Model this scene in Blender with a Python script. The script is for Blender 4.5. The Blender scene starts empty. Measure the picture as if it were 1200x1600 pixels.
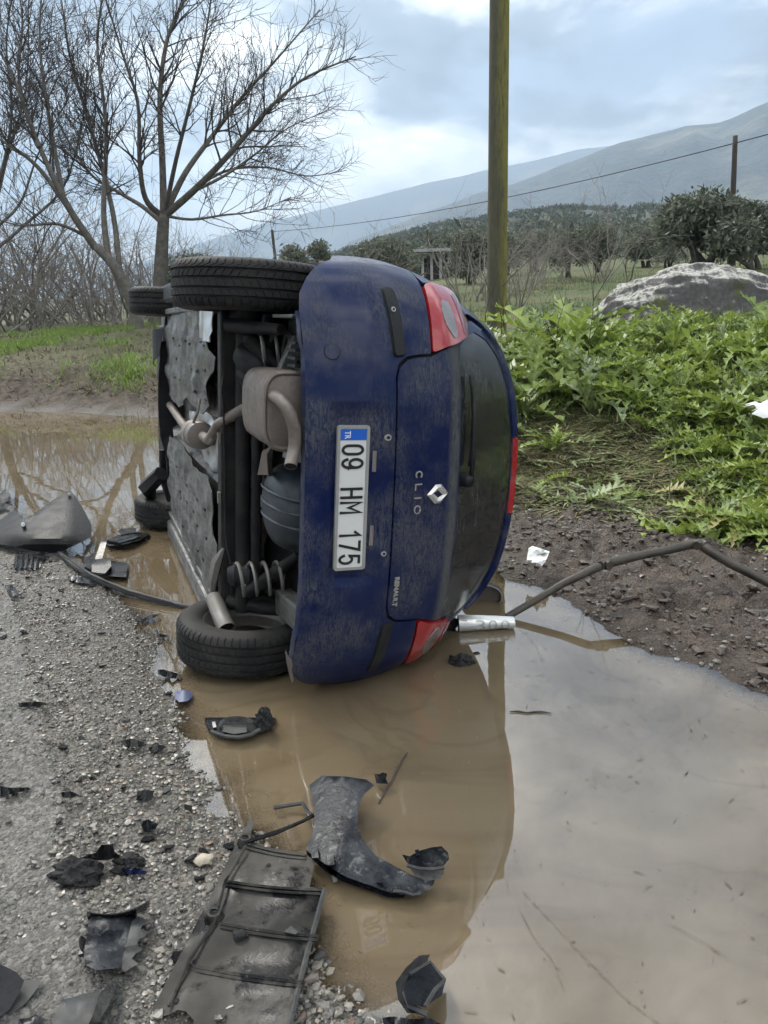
import bpy, bmesh, math, random
import numpy as np
from mathutils import Vector, Matrix, geometry, noise as mnoise
random.seed(7); rng = np.random.default_rng(11)
scene = bpy.context.scene
COL = scene.collection
# ------------------------------------------------------------------ camera
F_PX, PITCH, ROLL, CAM_H = 1223.7, 0.2464, -0.033, 1.3676      # focal length in pixels of a 1200 x 1600 frame
_fw = np.array([0, math.cos(PITCH), -math.sin(PITCH)]); _up = np.array([0, math.sin(PITCH), math.cos(PITCH)]); _rt = np.array([1., 0, 0])
_c, _s = math.cos(ROLL), math.sin(ROLL)
CR = _c*_rt + _s*_up; CU = -_s*_rt + _c*_up; CO = np.array([0, 0, CAM_H])
cam_d = bpy.data.cameras.new('camera'); cam = bpy.data.objects.new('camera', cam_d); COL.objects.link(cam)
cam_d.sensor_fit = 'VERTICAL'; cam_d.sensor_height = 36; cam_d.lens = 36*F_PX/1600
cam_d.clip_start = 0.05; cam_d.clip_end = 30000
cam.matrix_world = Matrix(((CR[0], CU[0], -_fw[0], 0), (CR[1], CU[1], -_fw[1], 0), (CR[2], CU[2], -_fw[2], CAM_H), (0, 0, 0, 1)))
scene.camera = cam
# ------------------------------------------------------------------ sky, sun, exposure
SUN_AZ, SUN_EL = math.radians(-32), math.radians(44)            # azimuth clockwise from +Y
SUN_DIR = Vector((math.sin(SUN_AZ)*math.cos(SUN_EL), math.cos(SUN_AZ)*math.cos(SUN_EL), math.sin(SUN_EL)))
world = bpy.data.worlds.new('World'); scene.world = world; world.use_nodes = True
wt = world.node_tree; wt.nodes.clear()
def wn(t, **kw):
    n = wt.nodes.new(t)
    for k, v in kw.items(): setattr(n, k, v)
    return n
def wl(a, b): wt.links.new(a, b)
def wmath(op, a, b=None, clamp=False):
    n = wn('ShaderNodeMath', operation=op); n.use_clamp = clamp
    for i, v in enumerate((a, b)):
        if v is None: continue
        if isinstance(v, (int, float)): n.inputs[i].default_value = v
        else: wl(v, n.inputs[i])
    return n.outputs[0]
def wramp(fac, stops):
    n = wn('ShaderNodeValToRGB'); cr = n.color_ramp
    while len(cr.elements) < len(stops): cr.elements.new(.5)
    for e, (p, c) in zip(cr.elements, stops): e.position = p; e.color = (*c, 1) if len(c) == 3 else c
    wl(fac, n.inputs[0]); return n.outputs[0]
def wmix(fac, a, b):
    n = wn('ShaderNodeMix', data_type='RGBA')
    if isinstance(fac, (int, float)): n.inputs[0].default_value = fac
    else: wl(fac, n.inputs[0])
    for i, v in ((6, a), (7, b)):
        if isinstance(v, tuple): n.inputs[i].default_value = (*v, 1)
        else: wl(v, n.inputs[i])
    return n.outputs[2]
sky = wn('ShaderNodeTexSky', sky_type='NISHITA', sun_disc=False, sun_elevation=SUN_EL, sun_rotation=SUN_AZ, air_density=1.0, dust_density=1.5)
tc = wn('ShaderNodeTexCoord'); sep = wn('ShaderNodeSeparateXYZ'); wl(tc.outputs['Generated'], sep.inputs[0])
zz = wmath('ADD', wmath('MAXIMUM', sep.outputs[2], 0.0), 0.22)
comb = wn('ShaderNodeCombineXYZ'); wl(wmath('DIVIDE', sep.outputs[0], zz), comb.inputs[0]); wl(wmath('DIVIDE', sep.outputs[1], zz), comb.inputs[1])
def wnoise(scale, off, detail=6, rough=.55, dist=.0):
    mp = wn('ShaderNodeMapping'); mp.inputs['Location'].default_value = off; wl(comb.outputs[0], mp.inputs['Vector'])
    n = wn('ShaderNodeTexNoise'); n.inputs['Scale'].default_value = scale; n.inputs['Detail'].default_value = detail
    n.inputs['Roughness'].default_value = rough; n.inputs['Distortion'].default_value = dist
    wl(mp.outputs[0], n.inputs['Vector']); return n.outputs[0]
CLOUD_A, CLOUD_B = (1.98, 15.34, 0), (12.77, 14.56, 0)
na = wnoise(.62, CLOUD_A, 8, .60, .25); nb = wnoise(1.5, CLOUD_B, 8, .62, .3)
shade = wmath('ADD', wmath('MULTIPLY', na, .68), wmath('MULTIPLY', nb, .32))
K = 17.0
cl = wramp(shade, [(.41, (.085, .105, .13)), (.465, (.17, .197, .228)), (.50, (.50, .52, .53)), (.535, (.90, .88, .82)), (.575, (1.4, 1.34, 1.2))])
gap = wramp(wnoise(1.15, (-8.86, -3.39, 0), 6, .6, .3), [(.52, (0, 0, 0)), (.60, (1, 1, 1))])
vm = wn('ShaderNodeVectorMath', operation='DOT_PRODUCT'); wl(tc.outputs['Generated'], vm.inputs[0]); vm.inputs[1].default_value = SUN_DIR
glow = wmath('MULTIPLY', wmath('POWER', wmath('MAXIMUM', vm.outputs['Value'], 0.0), 6.0), .55)
cl2 = wn('ShaderNodeVectorMath', operation='SCALE'); wl(cl, cl2.inputs[0]); wl(wmath('MULTIPLY', wmath('MULTIPLY', wmath('ADD', glow, .80), wmath('ADD', wmath('MULTIPLY', wmath('MAXIMUM', sep.outputs[2], 0.0), .80), .42)), K), cl2.inputs[3])   # overcast: the zenith is brighter than the horizon
bl = wn('ShaderNodeVectorMath', operation='SCALE'); wl(sky.outputs[0], bl.inputs[0]); bl.inputs[3].default_value = .75
skyc = wmix(wmath('MULTIPLY', gap, .45), cl2.outputs[0], bl.outputs[0])
# thick moist air towards the horizon, the same all the way round
hz = wramp(sep.outputs[2], [(0.0, (1, 1, 1)), (.07, (.6, .6, .6)), (.20, (0, 0, 0))])
skyc = wmix(wmath('MULTIPLY', hz, .8), skyc, (.27*K, .30*K, .325*K))
bg = wn('ShaderNodeBackground'); bg.inputs[1].default_value = .1; wl(skyc, bg.inputs[0])
wo = wn('ShaderNodeOutputWorld'); wl(bg.outputs[0], wo.inputs[0])
sun_d = bpy.data.lights.new('sun', 'SUN'); sun_d.energy = 1.3; sun_d.angle = math.radians(14); sun_d.color = (1, .95, .87)
sun = bpy.data.objects.new('sun', sun_d); COL.objects.link(sun); sun.location = (-40, 40, 60)
sun.rotation_euler = (-SUN_DIR).to_track_quat('-Z', 'Y').to_euler()
scene.view_settings.view_transform = 'Standard'; scene.view_settings.look = 'None'
scene.view_settings.exposure = 1.55; scene.view_settings.gamma = 1; scene.view_settings.use_curve_mapping = False
scene.render.engine = 'CYCLES'
cy = scene.cycles; cy.use_denoising = True; cy.max_bounces = 5; cy.diffuse_bounces = 2; cy.glossy_bounces = 3; cy.transmission_bounces = 3; cy.transparent_max_bounces = 8; cy.use_adaptive_sampling = True; cy.adaptive_threshold = .02; cy.adaptive_min_samples = 16; cy.volume_bounces = 0
try: cy.denoiser = 'OPENIMAGEDENOISE'
except Exception: pass
cy.sample_clamp_indirect = 6

# ------------------------------------------------------------------ layout helpers (world positions on known planes)
def ray(x, y): return _fw + CR*(x-600)/F_PX + CU*(800-y)/F_PX
def G(x, y, z=0.0):
    d = ray(x, y); return Vector(CO + d*(z-CAM_H)/d[2])
def D(x, y, Y):
    d = ray(x, y); return Vector(CO + d*Y/d[1])
# ------------------------------------------------------------------ mesh helpers
class MB:
    def __init__(s): s.v = []; s.f = []; s.m = []
    def add(s, vs, fs, mi=0):
        o = len(s.v); s.v += [tuple(v) for v in vs]; s.f += [tuple(i+o for i in f) for f in fs]; s.m += [mi]*len(fs); return s
    def box(s, c, d, R=None, mi=0, taper=1.0):
        vs = []
        for x in (-1, 1):
            for y in (-1, 1):
                for z in (-1, 1):
                    t = taper if z > 0 else 1
                    p = Vector((x*d[0]/2*t, y*d[1]/2*t, z*d[2]/2))
                    if R is not None: p = R @ p
                    vs.append(Vector(c)+p)
        return s.add(vs, [(0,1,3,2),(4,6,7,5),(0,4,5,1),(2,3,7,6),(0,2,6,4),(1,5,7,3)], mi)
    def tube(s, pts, r, n=8, mi=0, cap=True, closed=False):
        pts = [Vector(p) for p in pts]; N = len(pts)
        rs = list(r) if hasattr(r, '__len__') else [r]*N
        ref = None; rings = []
        for i, p in enumerate(pts):
            a = pts[max(i-1, 0)]; b = pts[min(i+1, N-1)]
            if closed: a = pts[(i-1) % N]; b = pts[(i+1) % N]
            t = (b-a); t = t.normalized() if t.length > 1e-9 else Vector((0,0,1))
            if ref is None:
                ref = Vector((0,0,1)) if abs(t.z) < .9 else Vector((1,0,0))
            u = ref - t*ref.dot(t); u.normalize(); ref = u; w = t.cross(u)
            rings.append([p + (u*math.cos(2*math.pi*k/n) + w*math.sin(2*math.pi*k/n))*rs[i] for k in range(n)])
        fs = []; M = N if closed else N-1
        for i in range(M):
            j = (i+1) % N
            for k in range(n): fs.append((i*n+k, i*n+(k+1) % n, j*n+(k+1) % n, j*n+k))
        if cap and not closed: fs.append(tuple(range(n))[::-1]); fs.append(tuple((N-1)*n+k for k in range(n)))
        return s.add([v for q in rings for v in q], fs, mi)
    def grid(s, P, mi=0, close_u=False):
        # P[i][j]
        n, m = len(P), len(P[0]); fs = []
        for i in range(n if close_u else n-1):
            for j in range(m-1): fs.append((i*m+j, i*m+j+1, ((i+1) % n)*m+j+1, ((i+1) % n)*m+j))
        return s.add([p for r in P for p in r], fs, mi)
    def lathe(s, prof, axis_pt, ax, n=48, mi=0):
        # prof [(r, h)] about axis ax through axis_pt
        ax = Vector(ax).normalized(); u = ax.orthogonal().normalized(); w = ax.cross(u); c = Vector(axis_pt)
        P = [[c+ax*h+(u*math.cos(2*math.pi*k/n)+w*math.sin(2*math.pi*k/n))*r for (r, h) in prof] for k in range(n)]
        return s.grid(P, mi, True)
def link_mesh(name, me, parent=None):
    o = bpy.data.objects.new(name, me); COL.objects.link(o); o.parent = parent; return o
def obj(name, mb, mats, parent=None, smooth=False, angle=None, bevel=None):
    me = bpy.data.meshes.new(name); me.from_pydata(mb.v, [], mb.f)
    if not isinstance(mats, (list, tuple)): mats = [mats]
    for m in mats: me.materials.append(m)
    if len(mats) > 1: me.polygons.foreach_set('material_index', mb.m)
    if smooth: me.polygons.foreach_set('use_smooth', [True]*len(me.polygons))
    if smooth and angle: me.set_sharp_from_angle(angle=math.radians(angle))
    me.update()
    o = link_mesh(name, me, parent)
    if bevel:
        b = o.modifiers.new('bevel', 'BEVEL'); b.width = bevel; b.segments = 2; b.limit_method = 'ANGLE'
    return o
def np_obj(name, V, Fc, mat, parent=None, smooth=False, sizes=None):
    """V (n,3), Fc (m,k) arrays -> one mesh"""
    me = bpy.data.meshes.new(name); V = np.asarray(V, dtype=np.float32); Fc = np.asarray(Fc, dtype=np.int32)
    k = Fc.shape[1]; me.vertices.add(len(V)); me.vertices.foreach_set('co', V.ravel())
    me.loops.add(Fc.size); me.loops.foreach_set('vertex_index', Fc.ravel())
    me.polygons.add(len(Fc)); me.polygons.foreach_set('loop_start', np.arange(0, Fc.size, k, dtype=np.int32))
    me.polygons.foreach_set('use_smooth', np.full(len(Fc), smooth)); me.materials.append(mat); me.update(calc_edges=True); me.validate()
    return link_mesh(name, me, parent)
def empty(name, loc=(0,0,0)):
    o = bpy.data.objects.new(name, None); COL.objects.link(o); o.location = loc; o.empty_display_size = .1; return o
def tag(o, label=None, cat=None, group=None, kind=None):
    for k, v in (('label', label), ('category', cat), ('group', group), ('kind', kind)):
        if v: o[k] = v
    return o
def cdt_fill(poly, step, holes=()):
    """triangulate a 2-D outline with interior points; returns (pts, tris, outline index loops)"""
    def dens(pl):
        out = []
        for i in range(len(pl)):
            a = Vector(pl[i]); b = Vector(pl[(i+1) % len(pl)]); n = max(1, int(round((b-a).length/step)))
            for k in range(n): out.append(a.lerp(b, k/n))
        return out
    loops = [dens(poly)] + [dens(h) for h in holes]
    pts = []; edges = []; idx = []
    for lp in loops:
        o = len(pts); pts += lp; edges += [(o+i, o+(i+1) % len(lp)) for i in range(len(lp))]; idx.append(list(range(o, o+len(lp))))
    arr = np.array([[p[0], p[1]] for p in pts]); lo = arr.min(0); hi = arr.max(0)
    gx = np.arange(lo[0]+step*.5, hi[0], step); gy = np.arange(lo[1]+step*.5, hi[1], step)
    for i, x in enumerate(gx):
        for y in gy:
            q = np.array([x+(step*.25 if i % 2 else 0), y])
            if ((arr-q)**2).sum(1).min() > (step*.55)**2: pts.append(Vector((q[0], q[1])))
    r = geometry.delaunay_2d_cdt([Vector((p[0], p[1])) for p in pts], edges, [], 0, 1e-7)
    V2, tris = r[0], r[2]
    fin = []
    VA = np.array([[q[0], q[1]] for q in V2]); tris = [t for t in tris if len(t) == 3]; C = VA[np.array(tris)].mean(1); ins = np.zeros(len(C), bool)
    for lp in loops:
        A0 = np.array([[q[0], q[1]] for q in lp]); B0 = np.roll(A0, 1, 0)
        cond = (A0[None,:,1] > C[:,1:2]) != (B0[None,:,1] > C[:,1:2]); dy = B0[:,1]-A0[:,1]; dy = np.where(np.abs(dy) < 1e-15, 1e-15, dy)
        xi = (B0[:,0]-A0[:,0])[None]*(C[:,1:2]-A0[None,:,1])/dy[None]+A0[None,:,0]
        ins ^= (np.sum(cond & (C[:,0:1] < xi), 1) % 2).astype(bool)
    for t, ok in zip(tris, ins):
        if ok:
            a, b, c = (V2[i] for i in t[:3])
            ar = (b[0]-a[0])*(c[1]-a[1])-(b[1]-a[1])*(c[0]-a[0])
            if abs(ar) > 1e-10: fin.append(tuple(t) if ar > 0 else tuple(t[::-1]))
    return V2, fin
def sheet(poly, mapf, thick, step, holes=(), mi=0, mb=None):
    """outline -> thick sheet; mapf(u,v,side) gives the 3-D point, side 0 front / 1 back"""
    V2, T = cdt_fill(poly, step, holes); mb = mb or MB()
    us = sorted({i for t in T for i in t}); rm = {j: i for i, j in enumerate(us)}; V2 = [V2[j] for j in us]; T = [tuple(rm[i] for i in t) for t in T]; n = len(V2)
    vs = [mapf(p[0], p[1], 0) for p in V2] + [mapf(p[0], p[1], 1) for p in V2]
    fs = list(T) + [tuple(i+n for i in t[::-1]) for t in T]
    cnt = {}
    for t in T:
        for i in range(3):
            e = (t[i], t[(i+1) % 3]); cnt[e] = 1
    for (a, b) in list(cnt):
        if (b, a) not in cnt: fs.append((b, a, a+n, b+n))
    return mb.add(vs, fs, mi)
# ------------------------------------------------------------------ numpy noise
def _hash(ix, iy, seed):
    h = (ix.astype(np.int64)*374761393 + iy.astype(np.int64)*668265263 + seed*1442695041) & 0x7fffffff
    h = ((h ^ (h >> 13))*1274126177) & 0x7fffffff; h = h ^ (h >> 16)
    return (h & 0xffff)/65535.0
def vnoise(x, y, seed=0):
    ix = np.floor(x).astype(np.int64); iy = np.floor(y).astype(np.int64); fx = x-ix; fy = y-iy
    fx = fx*fx*(3-2*fx); fy = fy*fy*(3-2*fy)
    a = _hash(ix, iy, seed); b = _hash(ix+1, iy, seed); c = _hash(ix, iy+1, seed); d = _hash(ix+1, iy+1, seed)
    return (a*(1-fx)+b*fx)*(1-fy)+(c*(1-fx)+d*fx)*fy
def fbm(x, y, oct=4, seed=0, gain=.5):
    x = np.asarray(x, float); y = np.asarray(y, float); s = 0; amp = 1; tot = 0
    for o in range(oct):
        s = s+amp*(vnoise(x, y, seed+o*17)-.5); tot += amp; amp *= gain; x = x*2.03+11.3; y = y*2.03+5.7
    return s/tot*2
def sn(x, y, o=3, seed=0): return mnoise.fractal(Vector((x, y, seed*7.31)), 1.0, 2.0, o)*.9
def sstep(a, b, x): t = np.clip((x-a)/(b-a), 0, 1); return t*t*(3-2*t)
def poly_sd(px, py, poly):
    """signed distance, negative inside"""
    px = np.asarray(px, float); py = np.asarray(py, float); d = np.full(px.shape, 1e18); ins = np.zeros(px.shape, bool); n = len(poly)
    for i in range(n):
        ax, ay = poly[i]; bx, by = poly[(i+1) % n]; ex, ey = bx-ax, by-ay
        t = np.clip(((px-ax)*ex+(py-ay)*ey)/(ex*ex+ey*ey+1e-12), 0, 1)
        d = np.minimum(d, (px-ax-t*ex)**2+(py-ay-t*ey)**2)
        cond = ((ay > py) != (by > py)); 
        xi = (bx-ax)*(py-ay)/((by-ay) if abs(by-ay) > 1e-12 else 1e-12)+ax
        ins ^= cond & (px < xi)
    d = np.sqrt(d); return np.where(ins, -d, d)
# ------------------------------------------------------------------ material helpers
class NT:
    def __init__(s, name):
        s.m = bpy.data.materials.new(name); s.m.use_nodes = True; s.t = s.m.node_tree; s.t.nodes.clear()
        s.out = s.n('ShaderNodeOutputMaterial')
    def n(s, t, **kw):
        n = s.t.nodes.new(t)
        for k, v in kw.items(): setattr(n, k, v)
        return n
    def l(s, a, b): s.t.links.new(a, b)
    def put(s, sock, v):
        if v is None: return
        if isinstance(v, (int, float)): sock.default_value = v
        elif isinstance(v, tuple): sock.default_value = (*v, 1) if sock.type == 'RGBA' and len(v) == 3 else v
        else: s.l(v, sock)
    def coord(s, kind='Object', scale=(1,1,1), loc=(0,0,0)):
        if kind == 'Position': o = s.n('ShaderNodeNewGeometry').outputs['Position']
        else: o = s.n('ShaderNodeTexCoord').outputs[kind]
        mp = s.n('ShaderNodeMapping'); mp.inputs['Scale'].default_value = scale; mp.inputs['Location'].default_value = loc
        s.l(o, mp.inputs['Vector']); return mp.outputs[0]
    def noise(s, vec, scale, detail=4, rough=.55, dist=0, out=0):
        n = s.n('ShaderNodeTexNoise'); s.l(vec, n.inputs['Vector']); n.inputs['Scale'].default_value = scale
        n.inputs['Detail'].default_value = detail; n.inputs['Roughness'].default_value = rough; n.inputs['Distortion'].default_value = dist
        return n.outputs[out]
    def voro(s, vec, scale, feat='F1', out=0, rnd=1):
        n = s.n('ShaderNodeTexVoronoi', feature=feat); s.l(vec, n.inputs['Vector']); n.inputs['Scale'].default_value = scale; n.inputs['Randomness'].default_value = rnd
        return n.outputs[out]
    def math(s, op, a, b=None, c=None, clamp=False):
        n = s.n('ShaderNodeMath', operation=op); n.use_clamp = clamp
        for i, v in enumerate((a, b, c)): s.put(n.inputs[i], v)
        return n.outputs[0]
    def ramp(s, fac, stops, interp='LINEAR'):
        n = s.n('ShaderNodeValToRGB'); cr = n.color_ramp; cr.interpolation = interp
        while len(cr.elements) < len(stops): cr.elements.new(.5)
        for e, (p, c) in zip(cr.elements, stops):
            e.position = p; e.color = (c, c, c, 1) if isinstance(c, (int, float)) else (*c, 1)
        s.l(fac, n.inputs[0]); return n.outputs[0]
    def mix(s, fac, a, b, blend='MIX'):
        n = s.n('ShaderNodeMix', data_type='RGBA', blend_type=blend); s.put(n.inputs[0], fac); s.put(n.inputs[6], a); s.put(n.inputs[7], b); return n.outputs[2]
    def attr(s, name, out='Fac'):
        return s.n('ShaderNodeAttribute', attribute_name=name).outputs[out]
    def bump(s, h, strength=.5, dist=.01):
        n = s.n('ShaderNodeBump'); n.inputs['Strength'].default_value = strength; n.inputs['Distance'].default_value = dist; s.l(h, n.inputs['Height']); return n.outputs[0]
    def pbr(s, color=(.5,.5,.5), rough=.5, metal=0., normal=None, coat=0., spec=.5, **kw):
        b = s.n('ShaderNodeBsdfPrincipled')
        s.put(b.inputs['Base Color'], color); s.put(b.inputs['Roughness'], rough); s.put(b.inputs['Metallic'], metal)
        if normal is not None: s.l(normal, b.inputs['Normal'])
        s.put(b.inputs['Coat Weight'], coat); s.put(b.inputs['Specular IOR Level'], spec)
        for k, v in kw.items(): s.put(b.inputs[k.replace('_', ' ')], v)
        return b.outputs[0]
    def done(s, sh): s.l(sh, s.out.inputs['Surface']); return s.m
MUD = (.21, .165, .12)
def mat_dusty(name, base, rough=.5, metal=0., dust=.35, dustc=(.25, .225, .19), scale=6, coat=0, bump=.25, spec=.5):
    t = NT(name); v = t.coord('Object'); n1 = t.noise(v, scale, 6, .65); n2 = t.noise(v, scale*9, 4, .6)
    f = t.math('MULTIPLY', t.ramp(n1, [(.38, 0.), (.66, 1.)]), t.ramp(n2, [(.3, .35), (.65, 1.)]))
    f = t.math('MULTIPLY', f, dust)
    c = t.mix(f, base, dustc)
    return t.done(t.pbr(c, t.math('ADD', t.math('MULTIPLY', f, .5), rough, clamp=True), t.math('MULTIPLY', t.math('SUBTRACT', 1., f), metal), t.bump(n2, bump, .003), coat, spec))
def mat_plain(name, base, rough=.5, metal=0., coat=0.):
    t = NT(name); v = t.coord('Object'); n = t.noise(v, 25, 4, .6)
    return t.done(t.pbr(t.mix(t.math('MULTIPLY', n, .35), base, tuple(min(1, x*.7) for x in base)), rough, metal, None, coat))
# ================================================================== terrain
P2 = lambda x, y: tuple(G(x, y)[:2])
PUDDLE = [P2(*q) for q in ((0,768),(60,838),(110,872),(150,897),(185,930),(205,975),(235,1030),(262,1075),(280,1120),(288,1165),(330,1225),(350,1275),(395,1310),(430,1420),(470,1480),(500,1540),(560,1590),(600,1640))] + \
    [(.12, .85), (.5, .65), (1.2, .8), (1.75, 1.6), (1.62, 2.35)] + \
    [P2(*q) for q in ((1200,1088),(1120,1052),(1050,1032),(985,1002),(950,980),(900,948),(870,932),(830,916),(790,908))] + \
    [(.55, 4.6), (.1, 5.6), (-.7, 7.4), (-2.1, 9.8), (-3.4, 11.75)] + [P2(*q) for q in ((250,654),(120,645),(0,642))] + \
    [(-12, 15.2), (-16, 16), (-16, 11), (-9, 9.5), (-5.5, 7.9)]
LOW = [(-160, 60), (-30, 22), (-12, 15.6), (-6.6, 13.75), (-3.4, 12.0), (-2, 9.9), (-.5, 7.4), (.25, 5.9), (1.15, 5.1), (2.0, 4.42), (3.2, 3.65), (9, .6), (22, -9), (160, -120), (-160, -120)]
ASPH = [P2(*q) for q in ((-700,790),(-120,800),(20,900),(45,1020),(75,1130),(100,1240),(108,1350),(150,1450),(215,1540),(230,1640))] + [(-.5, .2), (-.6, -30), (-60, -30)]
def pudd_sd(x, y):
    return poly_sd(x + .07*fbm(x*3.1, y*3.1, 3, 5) + .03*fbm(x*13, y*13, 3, 6), y + .07*fbm(x*3.1+40, y*3.1, 3, 9) + .03*fbm(x*13+7, y*13, 3, 10), PUDDLE)
def slope_az(az): return .03+.045*sstep(-.15, .1, az)
def ground_z(x, y, fine=True):
    x = np.asarray(x, float); y = np.asarray(y, float)
    sd = pudd_sd(x, y); b = poly_sd(x+.15*fbm(x*.9, y*.9, 3, 21), y+.15*fbm(x*.9+9, y*.9, 3, 22), LOW)
    r = np.hypot(x, y); az = np.arctan2(x, y)
    zin = -.075*(1-np.exp(-np.abs(sd)/.3))
    z = np.where(sd < 0, zin, .045*(1-np.exp(-np.maximum(sd, 0)/.5)))
    bb = np.maximum(b, 0); wd = 4.0+10*sstep(-.5, -4, x); bh = .98+.25*sstep(-1, -4, x)
    lf_ = sstep(-.5, -4, x); bank = bh*((1-lf_)*sstep(0, 1, bb/wd)+lf_*(.40*sstep(0, 1.5, bb)+.60*np.clip((bb-.6)/wd, 0, 1))) + .06*np.minimum(bb, 1)
    front = sstep(-.2, .6, y)*1.0
    far = slope_az(az)*np.clip(bb-wd, 0, 210)*front
    hh = np.interp(az, [-3.2, -1.2, -.35, -.12, -.06, .06, .22, .45, 1.2, 3.2], [4, 6, 6, 10, 22, 29, 36, 28, 24, 4])
    far = far+hh*sstep(140, 500, r)*(1-.5*sstep(600, 1300, r))*(1+.12*fbm(x/90, y/90, 3, 3))
    z = z+bank+far
    z = z+np.where(b > 0, 1, 0)*sstep(0, .8, b)*(.10*fbm(x*.9, y*.9, 4, 31)+.05*fbm(x*3, y*3, 3, 32))
    if fine:
        mud = (b < .9)*(sd > 0)*(x > -.2)
        z = z+mud*sstep(0, .35, sd)*(.07*fbm(x*4, y*4, 4, 41)+.055*np.abs(fbm(x*12, y*12, 3, 42))+.02*fbm(x*30, y*30, 2, 43))
        a_sd = poly_sd(x+.03*fbm(x*6, y*6, 3, 8), y+.03*fbm(x*6+4, y*6, 3, 9), ASPH)
        road = (b < 0)*(x < .3)*(sd > -.05)
        z = z+road*(.016*fbm(x*7, y*7, 4, 51)+.018*fbm(x*20, y*20, 3, 52))*sstep(-.05, .3, sd)
        z = z+road*.012*sstep(.02, -.02, a_sd)
    return z
def gz(x, y): return float(ground_z(np.array([x]), np.array([y]))[0])
def axis(lo, hi, step, ratio, far):
    a = list(np.arange(lo, hi, step)); s = step
    x = a[-1]
    while x < far: s *= ratio; x += s; a.append(x)
    s = step; x = a[0]; b = []
    while x > -far: s *= ratio; x -= s; b.append(x)
    return np.array(b[::-1]+a)
GX = axis(-3.1, 2.6, .024, 1.07, 5200); GY = axis(.7, 6.2, .024, 1.07, 5200)
XX, YY = np.meshgrid(GX, GY, indexing='ij'); ZZ = ground_z(XX, YY)
nx, ny = XX.shape; idx = np.arange(nx*ny).reshape(nx, ny)
quads = np.stack([idx[:-1,:-1], idx[1:,:-1], idx[1:,1:], idx[:-1,1:]], -1).reshape(-1, 4)
# ground material
t = NT('ground_soil_and_gravel'); v = t.coord('Position')
fine = t.noise(v, 60, 5, .7); med = t.noise(v, 9, 5, .6); big = t.noise(v, 1.3, 4, .55); huge = t.noise(v, .02, 5, .6)
grit = t.voro(v, 95, 'F1', 1)
gsep = t.n('ShaderNodeSeparateColor'); t.l(grit, gsep.inputs[0])
road_c = t.mix(t.ramp(big, [(.35, 0.), (.65, 1.)]), (.15, .142, .128), (.245, .232, .208))
road_c = t.mix(t.ramp(fine, [(.35, 0.), (.6, .8)]), road_c, (.06, .057, .053)); road_c = t.mix(t.math('MULTIPLY', t.ramp(gsep.outputs[1], [(.75, 0.), (.9, 1.)]), .5), road_c, (.34, .32, .29))
grav_c = t.mix(t.math('MULTIPLY', gsep.outputs[0], .9), (.10, .092, .082), (.30, .275, .235))
grav_c = t.mix(t.ramp(fine, [(.40, 0.), (.55, .65)]), grav_c, (.055, .05, .044))
mud_c = t.mix(t.ramp(med, [(.35, 0.), (.65, 1.)]), (.055, .040, .030), (.13, .10, .078))
mud_c = t.mix(t.ramp(fine, [(.42, 0.), (.62, .6)]), mud_c, (.035, .025, .02))
soil_c = t.mix(t.ramp(med, [(.35, 0.), (.62, 1.)]), (.055, .045, .028), (.15, .125, .075))
grass_c = t.mix(t.ramp(t.noise(v, .35, 5, .65), [(.35, 0.), (.65, 1.)]), (.065, .10, .028), (.125, .115, .055))
far_c = t.mix(t.ramp(huge, [(.4, 0.), (.62, 1.)]), (.035, .045, .025), (.085, .085, .052))
c = t.mix(t.attr('z_grass'), soil_c, grass_c); c = t.mix(t.attr('z_far'), c, far_c)
c = t.mix(t.attr('z_mud'), c, mud_c); c = t.mix(t.attr('z_gravel'), c, grav_c); c = t.mix(t.attr('z_road'), c, road_c)
wet = t.attr('z_wet')
c = t.mix(t.math('MULTIPLY', wet, .45), c, t.mix(1., c, (.45, .42, .38), 'MULTIPLY'))
rg = t.math('SUBTRACT', .86, t.math('MULTIPLY', t.attr('z_low'), t.ramp(t.noise(v, 4, 4, .6), [(.35, .24), (.65, .58)])))
rg = t.math('SUBTRACT', rg, t.math('MULTIPLY', wet, .2), clamp=True)
bm = t.math('ADD', t.math('ADD', t.math('MULTIPLY', fine, .6), t.math('MULTIPLY', t.voro(v, 95), -.5)), t.math('MULTIPLY', t.noise(v, 22, 4, .65), 2.2))
ground_mat = t.done(t.pbr(c, rg, 0., t.bump(bm, 1., .016), spec=.32))
ground = np_obj('ground', np.stack([XX, YY, ZZ], -1).reshape(-1, 3), quads, ground_mat, smooth=True); tag(ground, kind='structure')
sdv = pudd_sd(XX, YY); bv = poly_sd(XX, YY, LOW); av = poly_sd(XX+.03*fbm(XX*6, YY*6, 3, 8), YY+.03*fbm(XX*6+4, YY*6, 3, 9), ASPH)
rv = np.hypot(XX, YY)
def vattr(me, name, arr):
    a = me.attributes.new(name, 'FLOAT', 'POINT'); a.data.foreach_set('value', np.clip(arr, 0, 1).astype(np.float32).ravel())
roadside = sstep(.35, -.05, XX-.12*YY)*(bv < 0)
vattr(ground.data, 'z_road', sstep(.03, -.03, av)); vattr(ground.data, 'z_gravel', roadside*sstep(-.1, .02, av))
vattr(ground.data, 'z_mud', np.maximum(sstep(.55, .05, bv+.3*fbm(XX*2, YY*2, 3, 77))*(1-roadside), sstep(1.6, .3, bv)*(XX < -1)))
vattr(ground.data, 'z_grass', np.where(XX < -1.5, sstep(.8, 2.5, bv)*.8, sstep(2.6, 5, bv))); vattr(ground.data, 'z_far', sstep(35, 110, rv))
vattr(ground.data, 'z_wet', sstep(.25, -.02, sdv)*np.where(YY > 9, .6, 1.)); vattr(ground.data, 'z_low', sstep(.6, .0, bv)*np.where(YY > 9, .15, 1.))

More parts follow.
